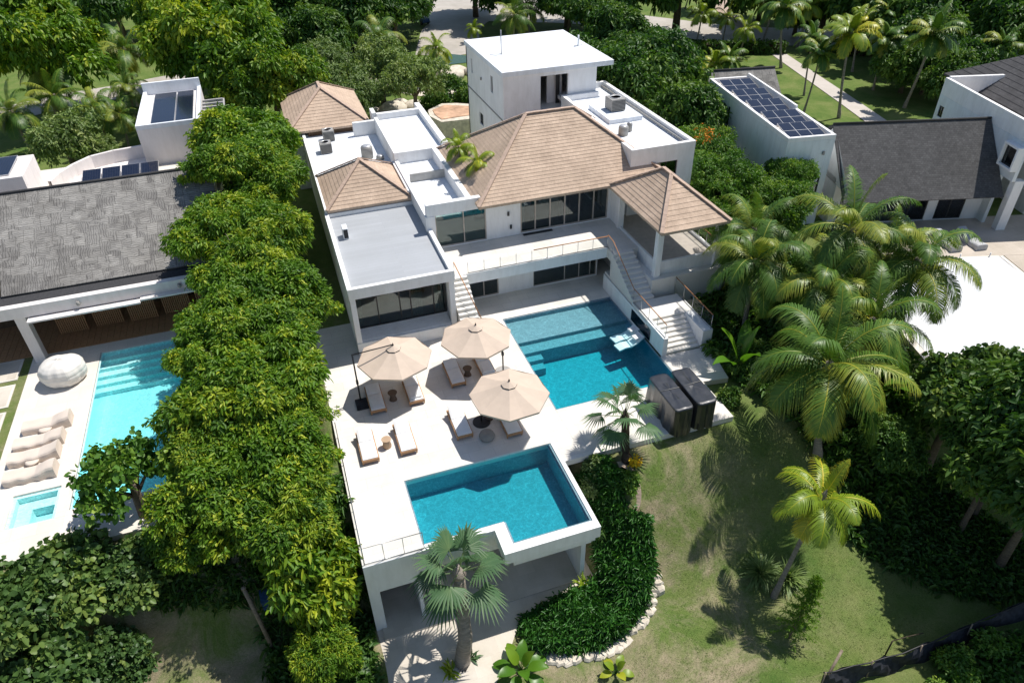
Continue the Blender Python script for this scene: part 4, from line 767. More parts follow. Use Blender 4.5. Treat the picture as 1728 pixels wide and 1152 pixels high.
MB().prism([at(*z_,1.6) for z_ in ((722,186),(745,175),(770,174),(800,176),(800,200),(745,206),(725,196))][::-1],0,1.6).build('basin_wall',M['limestone'],t); MB().prism([at(*z_,1.61) for z_ in ((730,186),(750,178),(798,180),(798,194),(745,202),(734,194))][::-1],1.604,1.66).build('top_slab',M['rust'],t)
t=thing('boulder_heap','pale boulder heap on the garden lawn behind the rear hipped roof','boulders',(*at(664,188,0),0))
for k,(dx,dy,r) in enumerate(((0,0,1.5),(2.2,.4,1.1),(-2.2,.3,1.0),(1,1.6,1.0))): MB().lathe([(r,0),(r*.95,r*.3),(r*.6,r*.55),(r*.2,r*.66)],9,(dx,dy,0)).build('boulder',M['limestone'],t,world=False)
t=thing('boulder_heap','pale boulder heap beside the pond water behind the tower','boulders',(*at(760,130,0),0))
for k,(dx,dy,r) in enumerate(((0,0,1.7),(3.,.4,1.3),(-2.6,.3,1.1),(1.2,1.6,1.2),(5.5,0,1.1))): MB().lathe([(r,0),(r*.95,r*.3),(r*.6,r*.5),(r*.2,r*.56)],9,(dx,dy,0)).build('boulder',M['limestone'],t,world=False)
t=thing('parked_buggy','small dark green buggy parked at the edge of the plaza, partly hidden by trees','buggy',(*at(712,40,0),0),rad(20))
L('body',MB().box(-.6,.6,-1.2,1.2,.3,.8),M['blue'],t,.05); L('canopy',MB().box(-.62,.62,-.9,.7,1.75,1.82),M['white'],t,.02)
for x in (-.55,.55):
    for y in (-.8,.8): L('wheel',MB().tube([(x-.08,y,.25),(x+.08,y,.25)],.25,12),M['black'],t)
    for y in (-.8,.6): L('post',MB().tube([(x,y,.8),(x,y,1.75)],.02,5),M['black'],t)
# ---------------------------------------------------------------- vegetation
def np_mesh(name,V,Q,T,mats,tris=None,tint=None,mi=None,smooth=False):
    me=bpy.data.meshes.new(name); nq=len(Q); nt=0 if tris is None else len(tris)
    me.vertices.add(len(V)); me.vertices.foreach_set('co',np.asarray(V,np.float32).ravel())
    loops=np.concatenate([np.asarray(Q).ravel()]+([np.asarray(tris).ravel()] if nt else [])).astype(np.int32)
    me.loops.add(len(loops)); me.loops.foreach_set('vertex_index',loops); me.polygons.add(nq+nt)
    st=np.concatenate([np.arange(nq)*4]+([nq*4+np.arange(nt)*3] if nt else [])).astype(np.int32); me.polygons.foreach_set('loop_start',st)
    for m in mats: me.materials.append(m)
    if mi is not None: me.polygons.foreach_set('material_index',np.asarray(mi,np.int32))
    a=me.attributes.new('tint','FLOAT','POINT'); a.data.foreach_set('value',np.asarray(T,np.float32))
    me.update(calc_edges=True); 
    return me
def nrm(a): return a/np.maximum(np.linalg.norm(a,axis=-1,keepdims=True),1e-9)
def leaf_cloud(rng,C,N,T,nl,Ln,Wd,out=.5,droop=.35,jit=.1,curl=.25):
    n=len(C)*nl; c=np.repeat(C,nl,0); nn=np.repeat(N,nl,0); t=np.repeat(T,nl)+rng.normal(0,.08,n)
    d=nrm(nn*out+rng.normal(0,1,(n,3))*.75+np.array([0,0,-droop])); s=nrm(np.cross(d,nn+rng.normal(0,.6,(n,3)))); up=nrm(np.cross(s,d)); up=up*np.sign((up*nn).sum(1,keepdims=True)+1e-6)
    l=Ln*rng.uniform(.65,1.25,(n,1)); w=Wd*rng.uniform(.75,1.2,(n,1)); p=c+rng.normal(0,jit,(n,3))
    dn=np.array([0,0,-1.0])
    a1=p+d*l*.35+s*w*.5+up*w*.18; a2=p+d*l*.72+s*w*.40+dn*l*curl*.4+up*w*.12; tip=p+d*l+dn*l*curl; b1=p+d*l*.35-s*w*.5+up*w*.18; b2=p+d*l*.72-s*w*.40+dn*l*curl*.4+up*w*.12
    V=np.stack([p,a1,a2,tip,b1,b2],1).reshape(-1,3); i=np.arange(n)[:,None]*6
    Q=np.concatenate([i+np.array([[0,1,2,3]]),i+np.array([[0,3,5,4]])],0); return V,Q,np.clip(np.repeat(t,6),0,1)
def crown_pts(rng,nl,per,rz=.8,lr=(.26,.42),top=True,young=.1):
    """leaf cluster points on many overlapping lumps inside a unit crown"""
    L=[]; 
    for _ in range(nl):
        v=rng.normal(0,1,3); v/=np.linalg.norm(v); 
        if v[2]<-.35: v[2]=-v[2]*.5
        q=rng.uniform(.35,.80)**.6; L.append((v*q*np.array([1,1,rz])*rng.uniform(.80,1.06),rng.uniform(*lr),rng.uniform(.22,.72)))
    C=[];N=[];T=[]; K=11
    for c,r,tb in L:
        sv=nrm(rng.normal(0,1,(K*3,3))+np.array([0,0,.35])); sub=[]
        for v in sv:
            if len(sub)<K and all(np.linalg.norm(v-q)>.52 for q in sub): sub.append(v)
        for v0 in sub:
            sc=c+v0*r*rng.uniform(.62,.92)*np.array([1,1,.85]); sr=r*rng.uniform(.34,.52); tt=tb+rng.normal(0,.09); n=max(2,int(per/K*1.15))
            v=nrm(rng.normal(0,1,(n,3))+v0*.5); p=sc+v*sr*rng.uniform(.7,1.05,(n,1))*np.array([1,1,.8])+np.array([0,0,-.10*r])*rng.random((n,1)); C.append(p); N.append(nrm(v*.6+v0*.6))
            t=tt+rng.normal(0,.06,n); t[rng.random(n)<young]+=.35; T.append(t)
    C=np.concatenate(C);N=np.concatenate(N);T=np.concatenate(T)
    keep=np.ones(len(C),bool)
    for c,r,_ in L: keep&=~(np.linalg.norm((C-c)/np.array([1,1,.85]),axis=1)<r*.55)
    return C[keep],N[keep],T[keep],L
def make_tree(seed,mat,R,H,nl,per,leaves,Ln,Wd,rz=.8,barkm='bark',lr=(.26,.42),droop=.35,out=.5,young=.1,trunk_r=.22,sparse=False,name='broadleaf_tree'):
    rng=np.random.default_rng(seed); C,N,T,L=crown_pts(rng,nl,per,rz,lr,young=young)
    V,Q,TT=leaf_cloud(rng,C*R,N,T,leaves,Ln,Wd,out,droop,jit=Ln*.35); me=np_mesh('crown',V,Q,TT,[mat])
    tb=MB(); wob=[(0,0,0),(rng.uniform(-.15,.15),rng.uniform(-.15,.15),H*.45),(rng.uniform(-.25,.25),rng.uniform(-.25,.25),H*.8)]
    tb.tube(wob+[(wob[2][0],wob[2][1],H+R*.2)],[trunk_r*1.35,trunk_r,trunk_r*.8,trunk_r*.3],8)
    for c,r,_ in sorted(L,key=lambda q:-q[1])[:9]:
        e=c*R*.9+np.array([0,0,H]); s_=np.array(wob[1])*.5+np.array(wob[2])*.5; m_=(s_+e)/2+np.array([0,0,.25*R*.3]); tb.tube([s_,m_,e],[trunk_r*.5,trunk_r*.32,.02],6)
    root=bpy.data.objects.new(name,None); S.collection.objects.link(root)
    tr=tb.build('trunk',M[barkm],root,world=False); cr=bpy.data.objects.new('crown',me); S.collection.objects.link(cr); cr.parent=root; cr.location=(0,0,H); cr['proto']=0
    return dict(root=root,tr=tr,cr=cr,R=R,H=H,used=False)
def gzf(x,y): return float(gz(x,y))
def plant(pr,pos,zc,r,label,cat='tree',group=None,rz=None,name=None,zg=None,flat=1.0):
    """pos = x,y of the crown centre; zc = its height; r = crown radius"""
    if not pr['used']: root,tr,cr=pr['root'],pr['tr'],pr['cr']; pr['used']=True
    else:
        root=pr['root'].copy(); S.collection.objects.link(root); tr=pr['tr'].copy(); cr=pr['cr'].copy()
        for o in (tr,cr): S.collection.objects.link(o); o.parent=root
        if 'group' in root.keys(): del root['group']
    if name: root.name=name
    x,y=pos; g=gzf(x,y) if zg is None else zg; h=max(.3,zc-g); s=r/pr['R']; root.location=(x,y,g-.05); root.rotation_euler=(0,0,rz if rz is not None else (x*7.3+y*3.1)%6.28)
    tr.scale=(s,s,h/pr['H']); cr.scale=(s,s,s*flat); cr.location=(0,0,h); tag(root,label,cat,group)
    if 'proto' in cr.keys(): del cr['proto']
    return root
TA=[make_tree(11+k,M['leafA'],3.4,6,26+5*k,210,7,.30+.03*k,.12,name='broadleaf_tree',young=.15,droop=.75,out=.75,lr=(.22,.40)) for k in range(4)]
TB=[make_tree(31+k,M['leafB'],4,6,36,140,5,.48,.20,young=.07,name='broadleaf_tree',lr=(.2,.38),droop=.6) for k in range(4)]
TL=[make_tree(91+k,M['leafA'],6.5,8,50,200,5,.55,.23,name='broadleaf_tree',young=.12,droop=.7,out=.7,lr=(.14,.32),trunk_r=.4) for k in range(2)]
TC=[make_tree(51+k,M['leafC'],3,4.5,40,110,7,.30,.09,young=.1,name='feathery_tree') for k in range(2)]
TD=[make_tree(61+k,M['leafD'],3,4,24,110,5,.30,.13,name='olive_tree',young=.1) for k in range(2)]
TG=[make_tree(71+k,M['leafBig'],3,3.5,24,55,4,.36,.32,name='sea_grape_tree',out=.8,droop=.15,lr=(.16,.34),young=.08) for k in range(2)]
TS=make_tree(81,M['leafC'],2.6,4,26,8,4,.30,.22,name='sea_grape_tree',out=.5,droop=.2,lr=(.10,.22),young=.14)
# --- row of broadleaf trees between the left neighbour and the villa
row='broadleaf trees in the row along the left side of the villa'
for k,(x,y,zc,r,fl,lb) in enumerate((
 (-2.1,52.0,6.0,3.9,.8,'broad yellow-green tree beside the rear white roof, furthest back in the row by the villa'),
 (-.9,44.3,5.8,2.6,.9,'yellow-green tree beside the small hipped roof behind the pool room'),
 (-3.9,38.8,5.6,2.7,.8,'yellow-green tree leaning over the right end of the grey shake roof'),
 (-2.1,37.6,5.2,2.6,.9,'dense bright tree beside the flat grey roof of the pool room, near its vent'),
 (-2.0,32.8,4.6,2.9,.85,'dense bright tree beside the front corner of the pool room'),
 (-3.9,31.0,4.5,2.5,.9,'dense bright tree over the far end of the turquoise pool'),
 (-2.6,28.2,3.6,2.8,.85,'full leafy tree beside the left parasol'),
 (-4.4,26.6,3.2,2.6,.85,'full leafy tree over the middle of the turquoise pool edge'),
 (-3.3,23.8,2.3,2.6,.9,'full leafy tree beside the sunlit loungers at the deck edge'),
 (-5.3,23.0,1.8,2.5,.85,'leafy tree over the near right corner of the turquoise pool'),
 (-3.2,34.9,4.6,2.3,.9,'tree filling the row level with the middle of the pool room'),(-3.1,21.9,.9,2.3,.95,'leafy tree behind the narrow yellow-tipped tree, level with the lower pool'),(-6.6,22.4,.2,1.9,.9,'low leafy tree before the near end of the turquoise pool'),(-1.5,48.3,5.4,2.1,.85,'small crown between the two rearmost trees of the row by the villa'),(-2.4,41.2,5.4,2.1,.85,'small crown over the right end of the grey shake roof ridge'),(-2.6,35.6,5.2,1.9,.9,'small crown above the row level with the roof vent of the pool room'),(-1.7,30.4,4.2,1.8,.9,'small crown overhanging the passage beside the pool room front'),(-1.9,25.6,3.0,1.7,.9,'small crown beside the deck edge behind the sunlit loungers'),(-4.9,28.8,4.3,1.7,.9,'small crown over the right side of the turquoise pool'),(-5.6,25.0,2.6,1.6,.9,'small crown hanging over the near right part of the turquoise pool'),(-3.0,44.4,7.4,2.5,.8,'tree behind the ridge end of the grey shake roof'))): plant(TA[k%4],(x,y),zc,r,lb,group=None,flat=fl,name='broadleaf_tree')
TY=make_tree(19,M['leafA'],1.9,3.6,40,50,7,.42,.15,name='broadleaf_tree',young=.35,droop=.9,lr=(.16,.34),rz=1.9,trunk_r=.12); plant(TY,(-2.1,19.3),-1.3,1.75,'narrow tree with many yellow leaf tips beside the front corner of the deck'); plant(TA[3],(-2.4,17.3),-2.6,1.35,'small yellow-tipped tree below the front corner of the deck',flat=1.2)
plant(TS,(-8.7,24.6),2.2,2.5,'sparse branching tree reaching over the turquoise pool with sunlit water between its leaves',name='sea_grape_tree')
for (x,y,zc,r,lb) in ((-11.8,21.9,-.2,2.4,'dark round-leaved sea grape in front of the plunge tub'),(-14.0,20.8,.2,2.5,'dark round-leaved sea grape at the left edge in front of the beige covered loungers'),(-9.3,22.0,-1.4,1.9,'dark sea grape below the white paving edge of the left neighbour'),(-12.6,18.6,-1.6,2.5,'large sea grape filling the bottom left corner'),(-10.2,19.4,-2.4,1.6,'sea grape with a few yellow leaves beside the shaded lawn at the bottom left')): plant(TG[int(abs(x))%2],(x,y),zc,r,lb,name='sea_grape_tree')
# --- trees on the right of the villa
for k,(p,zc,r,lb) in enumerate((((27.8,53.5),6.6,3.6,'dark green tree touching the back right edge of the tower'),((31.5,55.0),6.2,3.9,'big dark green tree between the tower and the solar panel house'),((27.6,60.5),5.5,3.8,'dark green tree behind the right corner of the tower roof'),((30.2,48.0),5.0,3.1,'dark green tree beside the parapet of the white roof with the air conditioner'),((34.5,63),5,3.4,'dark green tree overlooking the road behind the villa'))): plant(TB[k%4],p,zc,r,lb,name='broadleaf_tree')
for k,(p,zc,r,lb) in enumerate((((28.3,42.4),4.2,2.7,'feathery tree with orange flowers beside the corner of the white roof'),((27.4,38.0),3.6,2.5,'feathery green tree below the left wall of the solar panel house'),((29.8,35.4),3.2,2.5,'bright green tree in front of the solar panel house'),((25.5,34.2),2.2,2.2,'bright green tree behind the open pavilion'),((32.3,37.2),4.2,1.6,'bright small tree before the front window of the solar panel house'),((24.9,31.0),1.8,1.7,'bushy green tree beside the pavilion steps'))): plant(TC[k%2],p,zc,r,lb,name='feathery_tree')
t=thing('orange_blossom','cluster of orange blossoms in the feathery tree beside the white roof corner','flowers',(27.9,41.0,6.2)); rng=np.random.default_rng(5); Cc=rng.normal(0,.55,(34,3))*np.array([1,1,.5])
V_,Q_,T_=leaf_cloud(rng,Cc,nrm(Cc),np.full(34,.5),4,.13,.09,jit=.06); o=bpy.data.objects.new('petals',np_mesh('petals',V_,Q_,T_,[M['orange']])); S.collection.objects.link(o); o.parent=t
for k,(p,zc,r,lb) in enumerate((((27.6,17.4),1.6,2.4,'dark leafy tree beside the corner of the white pool cover'),((30.2,18.0),1.5,2.2,'dark leafy shrubby tree in front of the white pool cover wall'))): plant(TG[k%2],p,zc,r,lb,name='sea_grape_tree')
for k,(p,zc,r,lb) in enumerate((((27.2,14.4),1.2,2.1,'deep green tree above the black shade near the right edge'),((28.6,15.0),2.2,3.2,'bright-topped deep green tree at the right edge, below the pool cover'),((28.0,11.2),2.8,3.4,'deep green tree leaning in from the right edge'),((24.8,17.8),-.5,1.7,'deep green bushy tree under the tallest coconut palm'),((31.5,13.0),4.0,4.2,'deep green tree at the far right edge'),((27.2,12.2),1.2,3.0,'deep green tree hanging over the black shade above the netting'),((29.5,9.5),2.2,3.6,'deep green tree at the right edge just above the netting'),((23.8,21.8),.6,2.2,'deep green bush between the coconut palms'),((25.6,24.8),1.2,2.4,'deep green bush behind the coconut palms'),((27.6,30.6),1.2,2.0,'deep green bush at the back left corner of the right neighbour terrace'),((30.6,29.6),.8,1.9,'deep green bush under the palm beside the white pool cover'),((21.6,24.4),.2,1.6,'low deep green bush beside the side paving'))): plant(TB[k%4],p,zc,r,lb,name='broadleaf_tree')
# --- trees in the back left
for k,(p,zc,r,lb) in enumerate(((at(372,70,8),7.5,6.6,'largest spreading tree behind the solar tower of the left house'),(at(455,130,6),5.6,4.6,'yellow-green tree beside the rearmost hipped roof'),(at(300,20,8),7.5,5.5,'yellow-green tree at the top edge behind the spreading tree'),(at(50,60,8),7.5,6.5,'large yellow-green tree in the top left corner'),(at(120,80,6),5.5,4.2,'yellow-green tree right of the top left corner tree'))): plant(TL[k%2],p,zc,r,lb,name='broadleaf_tree')
for k,(p,zc,r,lb) in enumerate((((*at(112,245,2.6),),2.8,3.0,'pale olive round tree behind the white roof box of the left house'),(at(700,150,3),3.6,2.9,'tall pale olive tree behind the gap between the two white roofs'),(at(560,150,3),3.0,2.9,'olive tree directly behind the rearmost hipped roof'),(at(600,160,3),2.6,2.6,'olive tree right of the one behind the rearmost hipped roof'),(at(640,110,4),3.8,3.2,'olive tree beside the pale rocks behind the villa'),(at(545,105,4),3.4,3.2,'olive tree furthest left in the clump behind the hipped roof'),(at(170,262,1.5),1.6,1.8,'small olive shrub tree beside the curved white parapet'))): plant(TD[k%2],p,zc,r,lb,name='olive_tree')
gw='dark trees of the wood beyond the gardens'; rs=random.Random(9)
for k,(px,py,r) in enumerate(((190,8,6),(250,-15,6),(430,10,5.5),(500,30,5),(560,5,6),(610,25,5),(470,60,4),(540,62,4),(660,12,5),(-20,-10,7),(110,-30,7),(360,-30,7),(520,-35,7),(640,-30,7),(1010,22,4.5),(1040,62,4.2),(960,10,4),(1290,-25,5),(1350,10,4),(1400,-15,6),(1470,10,5),(1530,25,5.5),(1600,-5,6),(1660,20,5),(1710,40,5),(1730,-10,7),(1560,60,4.2),(1600,130,3.0),(1535,105,3.4),(1570,110,3.2),(1500,-40,8),(1620,-50,8),(1390,-50,8),(1150,-40,8),(880,-25,6),(1720,-60,9),(1640,105,3.2),(960,-40,7),(800,-40,6))):
    plant(TB[k%4],at(px,py,r*.9),r*.95,r,'dark green tree of the wood in the top left quarter' if px<700 else ('dark green tree behind the tower towards the plaza' if px<1200 else 'dark green tree of the wood beyond the road at the top right'),group='trees of the top left wood' if px<700 else ('trees behind the tower' if px<1200 else 'trees of the top right wood'),name='broadleaf_tree')
# --- palms
def frond(rng,Ln,el,az,mats=0,nl=40,lw=.06,ll=.75,bend=1.0,tint=.5):
    """feather frond: arching rachis with drooping leaflets"""
    n=nl; d=np.array([math.cos(az)*math.cos(el),math.sin(az)*math.cos(el),math.sin(el)]); p=np.zeros(3); P=[p.copy()]; D=[d.copy()]; st=Ln/n
    for k in range(n):
        d=d+np.array([0,0,-1])*bend*.052*(.45+1.4*k/n); d/=np.linalg.norm(d); p=p+d*st; P.append(p.copy()); D.append(d.copy())
    P=np.array(P);D=np.array(D); side=nrm(np.cross(D,np.array([0,0,1.0]))); up=nrm(np.cross(side,D)); u=np.linspace(0,1,n+1); tw=rng.uniform(-.35,.35)
    side2=side*math.cos(tw)+up*math.sin(tw); up2=up*math.cos(tw)-side*math.sin(tw)
    Vs=[];Qs=[];Ts=[];off=0; k0=int(n*.13); idx=np.arange(k0,n+1)
    for sg in (-1,1):
        for sub in (0,.5):
            b=P[idx]+D[idx]*st*sub; L_=ll*np.sin(PI*np.clip(u[idx]*.86+.13,0,1))**.7*rng.uniform(.85,1.1,len(idx)); L_=L_[:,None]
            dd=nrm(side2[idx]*sg+D[idx]*(.45+.5*u[idx,None])+up2[idx]*.12+rng.normal(0,.06,(len(idx),3))); wv=nrm(D[idx]-dd*(D[idx]*dd).sum(1,keepdims=True))*lw*.5
            drop=np.array([0,0,-1.0]); dr=.42+.35*rng.random((len(idx),1)); m_=b+dd*L_*.5+drop*L_*.10*dr; tp=b+dd*L_*.93+drop*L_*dr
            V=np.stack([b-wv*.6,b+wv*.6,m_+wv,m_-wv,tp+wv*.12,tp-wv*.12],1).reshape(-1,3); i=np.arange(len(idx))[:,None]*6+off
            Vs.append(V); Qs.append(i+np.array([[0,1,2,3]])); Qs.append(i+np.array([[3,2,4,5]])); t=np.stack([np.full(len(idx),tint)]*4+[np.full(len(idx),tint+.22)]*2,1)+rng.normal(0,.05,(len(idx),1)); Ts.append(t.reshape(-1)); off+=len(V)
    w_=.035*(1-u*.75); R=np.stack([P-side*w_[:,None],P+up*w_[:,None],P+side*w_[:,None]],1).reshape(-1,3)+np.array([0,0,.01]); i=np.arange(n)[:,None]*3+off
    Vs.append(R); Qs.append(i+np.array([[0,1,4,3]])); Qs.append(i+np.array([[1,2,5,4]])); Ts.append(np.full(len(R),min(1,tint+.38)))
    return np.concatenate(Vs),np.concatenate(Qs),np.concatenate(Ts)
def make_coconut(seed,mat,nf=20,Ln=3.4,H=6,lean=.5,tr=.14,ll=.8,yellow=.15,name='coconut_palm',lw=.046,nl=46,bend=1.25):
    rng=np.random.default_rng(seed); Vs=[];Qs=[];Ts=[];o=0
    for k in range(nf):
        az=k*2.39996+rng.uniform(-.2,.2); f=k/(nf-1); el=rad(80-100*f**.85)+rng.uniform(-.12,.12); L_=Ln*(.62+.38*math.sin(PI*min(1,.25+f*.7)))*rng.uniform(.9,1.08)
        t=.38+.25*(rng.random()<yellow)+(.3 if f>.9 and rng.random()<.6 else 0)+rng.uniform(-.1,.1)
        V,Q,T=frond(rng,L_,el,az,bend=bend*rng.uniform(.75,1.3),ll=ll,tint=t,lw=lw,nl=nl); Vs.append(V);Qs.append(Q+o);Ts.append(T);o+=len(V)
    me=np_mesh('crown',np.concatenate(Vs),np.concatenate(Qs),np.clip(np.concatenate(Ts),0,1),[mat]); tb=MB(); n=16; P=[];R=[]
    a=rng.uniform(0,6.28)
    for k in range(n+1):
        u=k/n; P.append((-lean*math.cos(a)*(1-u)**1.8,-lean*math.sin(a)*(1-u)**1.8,H*u)); R.append(tr*(1.5-.5*min(1,u*5))*(1-.25*u)*(1+.05*(k%2)))
    P[0]=(P[0][0],P[0][1],-.3); tb.tube(P,R,9); tb.lathe([(tr*.8,-.35),(tr*1.6,-.05),(tr*1.1,.25),(.02,.5)],9,(0,0,H))
    for q in range(5): 
        c=(tr*1.9*math.cos(q*1.3),tr*1.9*math.sin(q*1.3),H-.22); tb.lathe([(.02,-.11),(.10,-.05),(.11,.04),(.03,.11)],8,c,1)
    root=bpy.data.objects.new(name,None); S.collection.objects.link(root); t_=tb.build('trunk',[M['palmbark'],M['leafC']],root,world=False); c_=bpy.data.objects.new('crown',me); S.collection.objects.link(c_); c_.parent=root; c_.location=(0,0,H)
    return dict(root=root,tr=t_,cr=c_,R=Ln,H=H,used=False)
PA=[make_coconut(5,M['frondA'],19,4.0,6,.7,.16,1.05,yellow=.45,bend=.75),make_coconut(6,M['frondA'],21,3.9,6,.4,.16,1.0,yellow=.4,bend=.85),make_coconut(7,M['frondA'],18,4.1,6,.9,.16,1.05,yellow=.35,bend=.7)]
PY=[make_coconut(15,M['frondY'],13,2.8,5,.5,.12,.75,nl=34,bend=.85),make_coconut(16,M['frondY'],14,2.7,5,.7,.12,.72,nl=34,bend=1.0)]
PF=[make_coconut(25,M['frondA'],18,3.0,6,.8,.12,.8,nl=22,lw=.10,yellow=.3),make_coconut(26,M['frondA'],18,3.0,6,.6,.12,.8,nl=22,lw=.13,yellow=.3),make_coconut(27,M['frondY'],16,2.8,6,.7,.12,.75,nl=22,lw=.13)]
for k,((x,y),zc,r,lb,pr) in enumerate((((21.2,19.3),3.9,4.3,'largest coconut palm, its crown spread in front of the other palms',PA[0]),((22.6,27.2),4.6,3.6,'coconut palm between the pavilion and the other palms, above the side paving',PA[1]),((27.4,26.2),6.2,3.9,'tall dark coconut palm in front of the grey shingle roof',PA[2]),((29.9,23.8),5.0,3.9,'dark coconut palm overhanging the white pool cover',PA[1]),((25.8,21.8),3.6,3.6,'coconut palm crowded right behind the largest one',PA[0]),((25.0,24.6),4.2,3.6,'coconut palm in the middle of the grove, behind the banana plant',PA[1]),((31.0,26.6),3.6,3.3,'coconut palm at the left edge of the white pool cover',PA[2]),((24.6,30.3),4.6,3.2,'coconut palm nearest the bright trees behind the pavilion',PA[0]))): plant(pr,(x,y),zc,r,lb,'palm',name='coconut_palm')
lp=plant(PY[0],(17.05,14.75),1.3,2.5,'young yellow-green coconut palm standing alone on the lawn',cat='palm',name='coconut_palm',rz=0); lp.rotation_euler=(0,.17,0)
for k,(b,hh,r,lb,pr) in enumerate((((52.3,61.5),5.5,2.2,'slender palm on the lawn left of the walkway, furthest from the grey roof',PF[0]),((49.0,56.2),5.6,2.3,'slender palm on the lawn close to the walkway, behind the solar panels',PF[1]),((50.5,54.6),7.6,3.0,'palm with bright yellow fronds beside the walkway',PF[2]),((59.5,59.5),5.2,2.7,'palm right of the walkway with its base far from the white wing',PF[1]),((58.75,53.4),7.0,3.2,'tall leaning palm nearest the white wing wall',PF[0]),
 ((51.3,80.4),4.2,2.4,'bright yellow-green palm at the left of the road verge',PY[1]),((54.6,80.0),3.6,2.2,'yellow-green palm second from the left on the road verge',PY[0]),((54.7,75.9),3.0,2.3,'small brownish palm on the road verge beside the hedge',PY[1]),((59.6,78.2),5.2,3.2,'tall palm by the road, left of the pair at the end of the walkway',PF[1]),((55.4,70.7),6.4,3.4,'tall palm by the road, right of the pair at the end of the walkway',PF[0]),((63.9,77.0),4.8,3.0,'tall palm by the road beyond the walkway end',PF[2]),
 ((46.0,68.5),2.0,2.2,'short bushy palm left of the pair before the road hedge',PF[2]),((47.8,68.6),2.3,2.4,'short bushy palm right of the pair before the road hedge',PF[0]),((65.5,66),5.5,2.8,'palm beside the low white garden building',PF[1]),((70,55),4.5,2.8,'palm between the white garden buildings and the dark hipped roof',PF[0]),((62.5,66.5),5.0,2.6,'palm in the thicket left of the white garden building',PF[2]),((80,66),6,3.4,'palm at the top right beyond the flat-roofed garden building',PF[1]),((62.5,98),5.5,2.8,'palm on the far lawn beside the winding tan path',PF[0]),((50.5,98),5,2.8,'palm on the dark shrub edge left of the road bend',PF[1]),((62,101),3.5,2.4,'palm at the top edge of the far lawn',PF[0]))):
    plant(pr,b,hh,r,lb,'palm',name='coconut_palm',zg=-.02)
for k,(p,zc,r,lb,pr) in enumerate(((at(210,85,6),6,3.6,'large dark palm left of the spreading tree at the top left',PA[0]),(at(80,125,5),5,3.4,'palm in the group at the left, above the olive tree',PA[1]),(at(20,190,4),4,3.2,'palm at the left edge level with the solar tower',PA[2]),(at(205,200,3),3.4,2.6,'palm with hanging yellow fronds beside the solar tower',PA[0]),(at(165,190,3.5),3.8,2.8,'palm between the olive tree and the solar tower',PA[1]),(at(95,170,4),4.4,3,'palm directly behind the olive tree',PA[2]),(at(215,150,4),4.2,2.6,'palm whose thin fronds cross the pale path at the left',PA[0]),(at(510,150,4),3.2,2.4,'small yellow-green palm beside the back corner of the rear hipped roof',PY[0]),(at(640,70,5),5.2,3.6,'tall palm in the middle of the gardens behind the villa',PA[1]),(at(735,75,4),3.6,2.6,'yellow palm beside the plaza behind the villa',PY[1]),(at(1018,30,6) if 0 else at(868,30,5),5.2,3.2,'palm on the island of the plaza behind the tower',PA[2]),(at(800,52,1.5),1.8,1.7,'little yellow palm beside the tower roof corner',PY[1]),(at(895,22,3),3.4,2.6,'second palm beside the steps behind the tower roof',PA[0]))): plant(pr,p,zc,r,lb,'palm',name='coconut_palm',zg=-.02)
for k,(p,zc,r,lb) in enumerate((((11.45,41.0),6.6,1.5,'small palm in the roof planter at the left corner of the largest hipped roof'),((11.0,43.6),6.7,1.5,'small palm in the roof planter further back beside the white roof'))): plant(PY[k],p,zc,r,lb,'palm',name='planter_palm',zg=5.3)
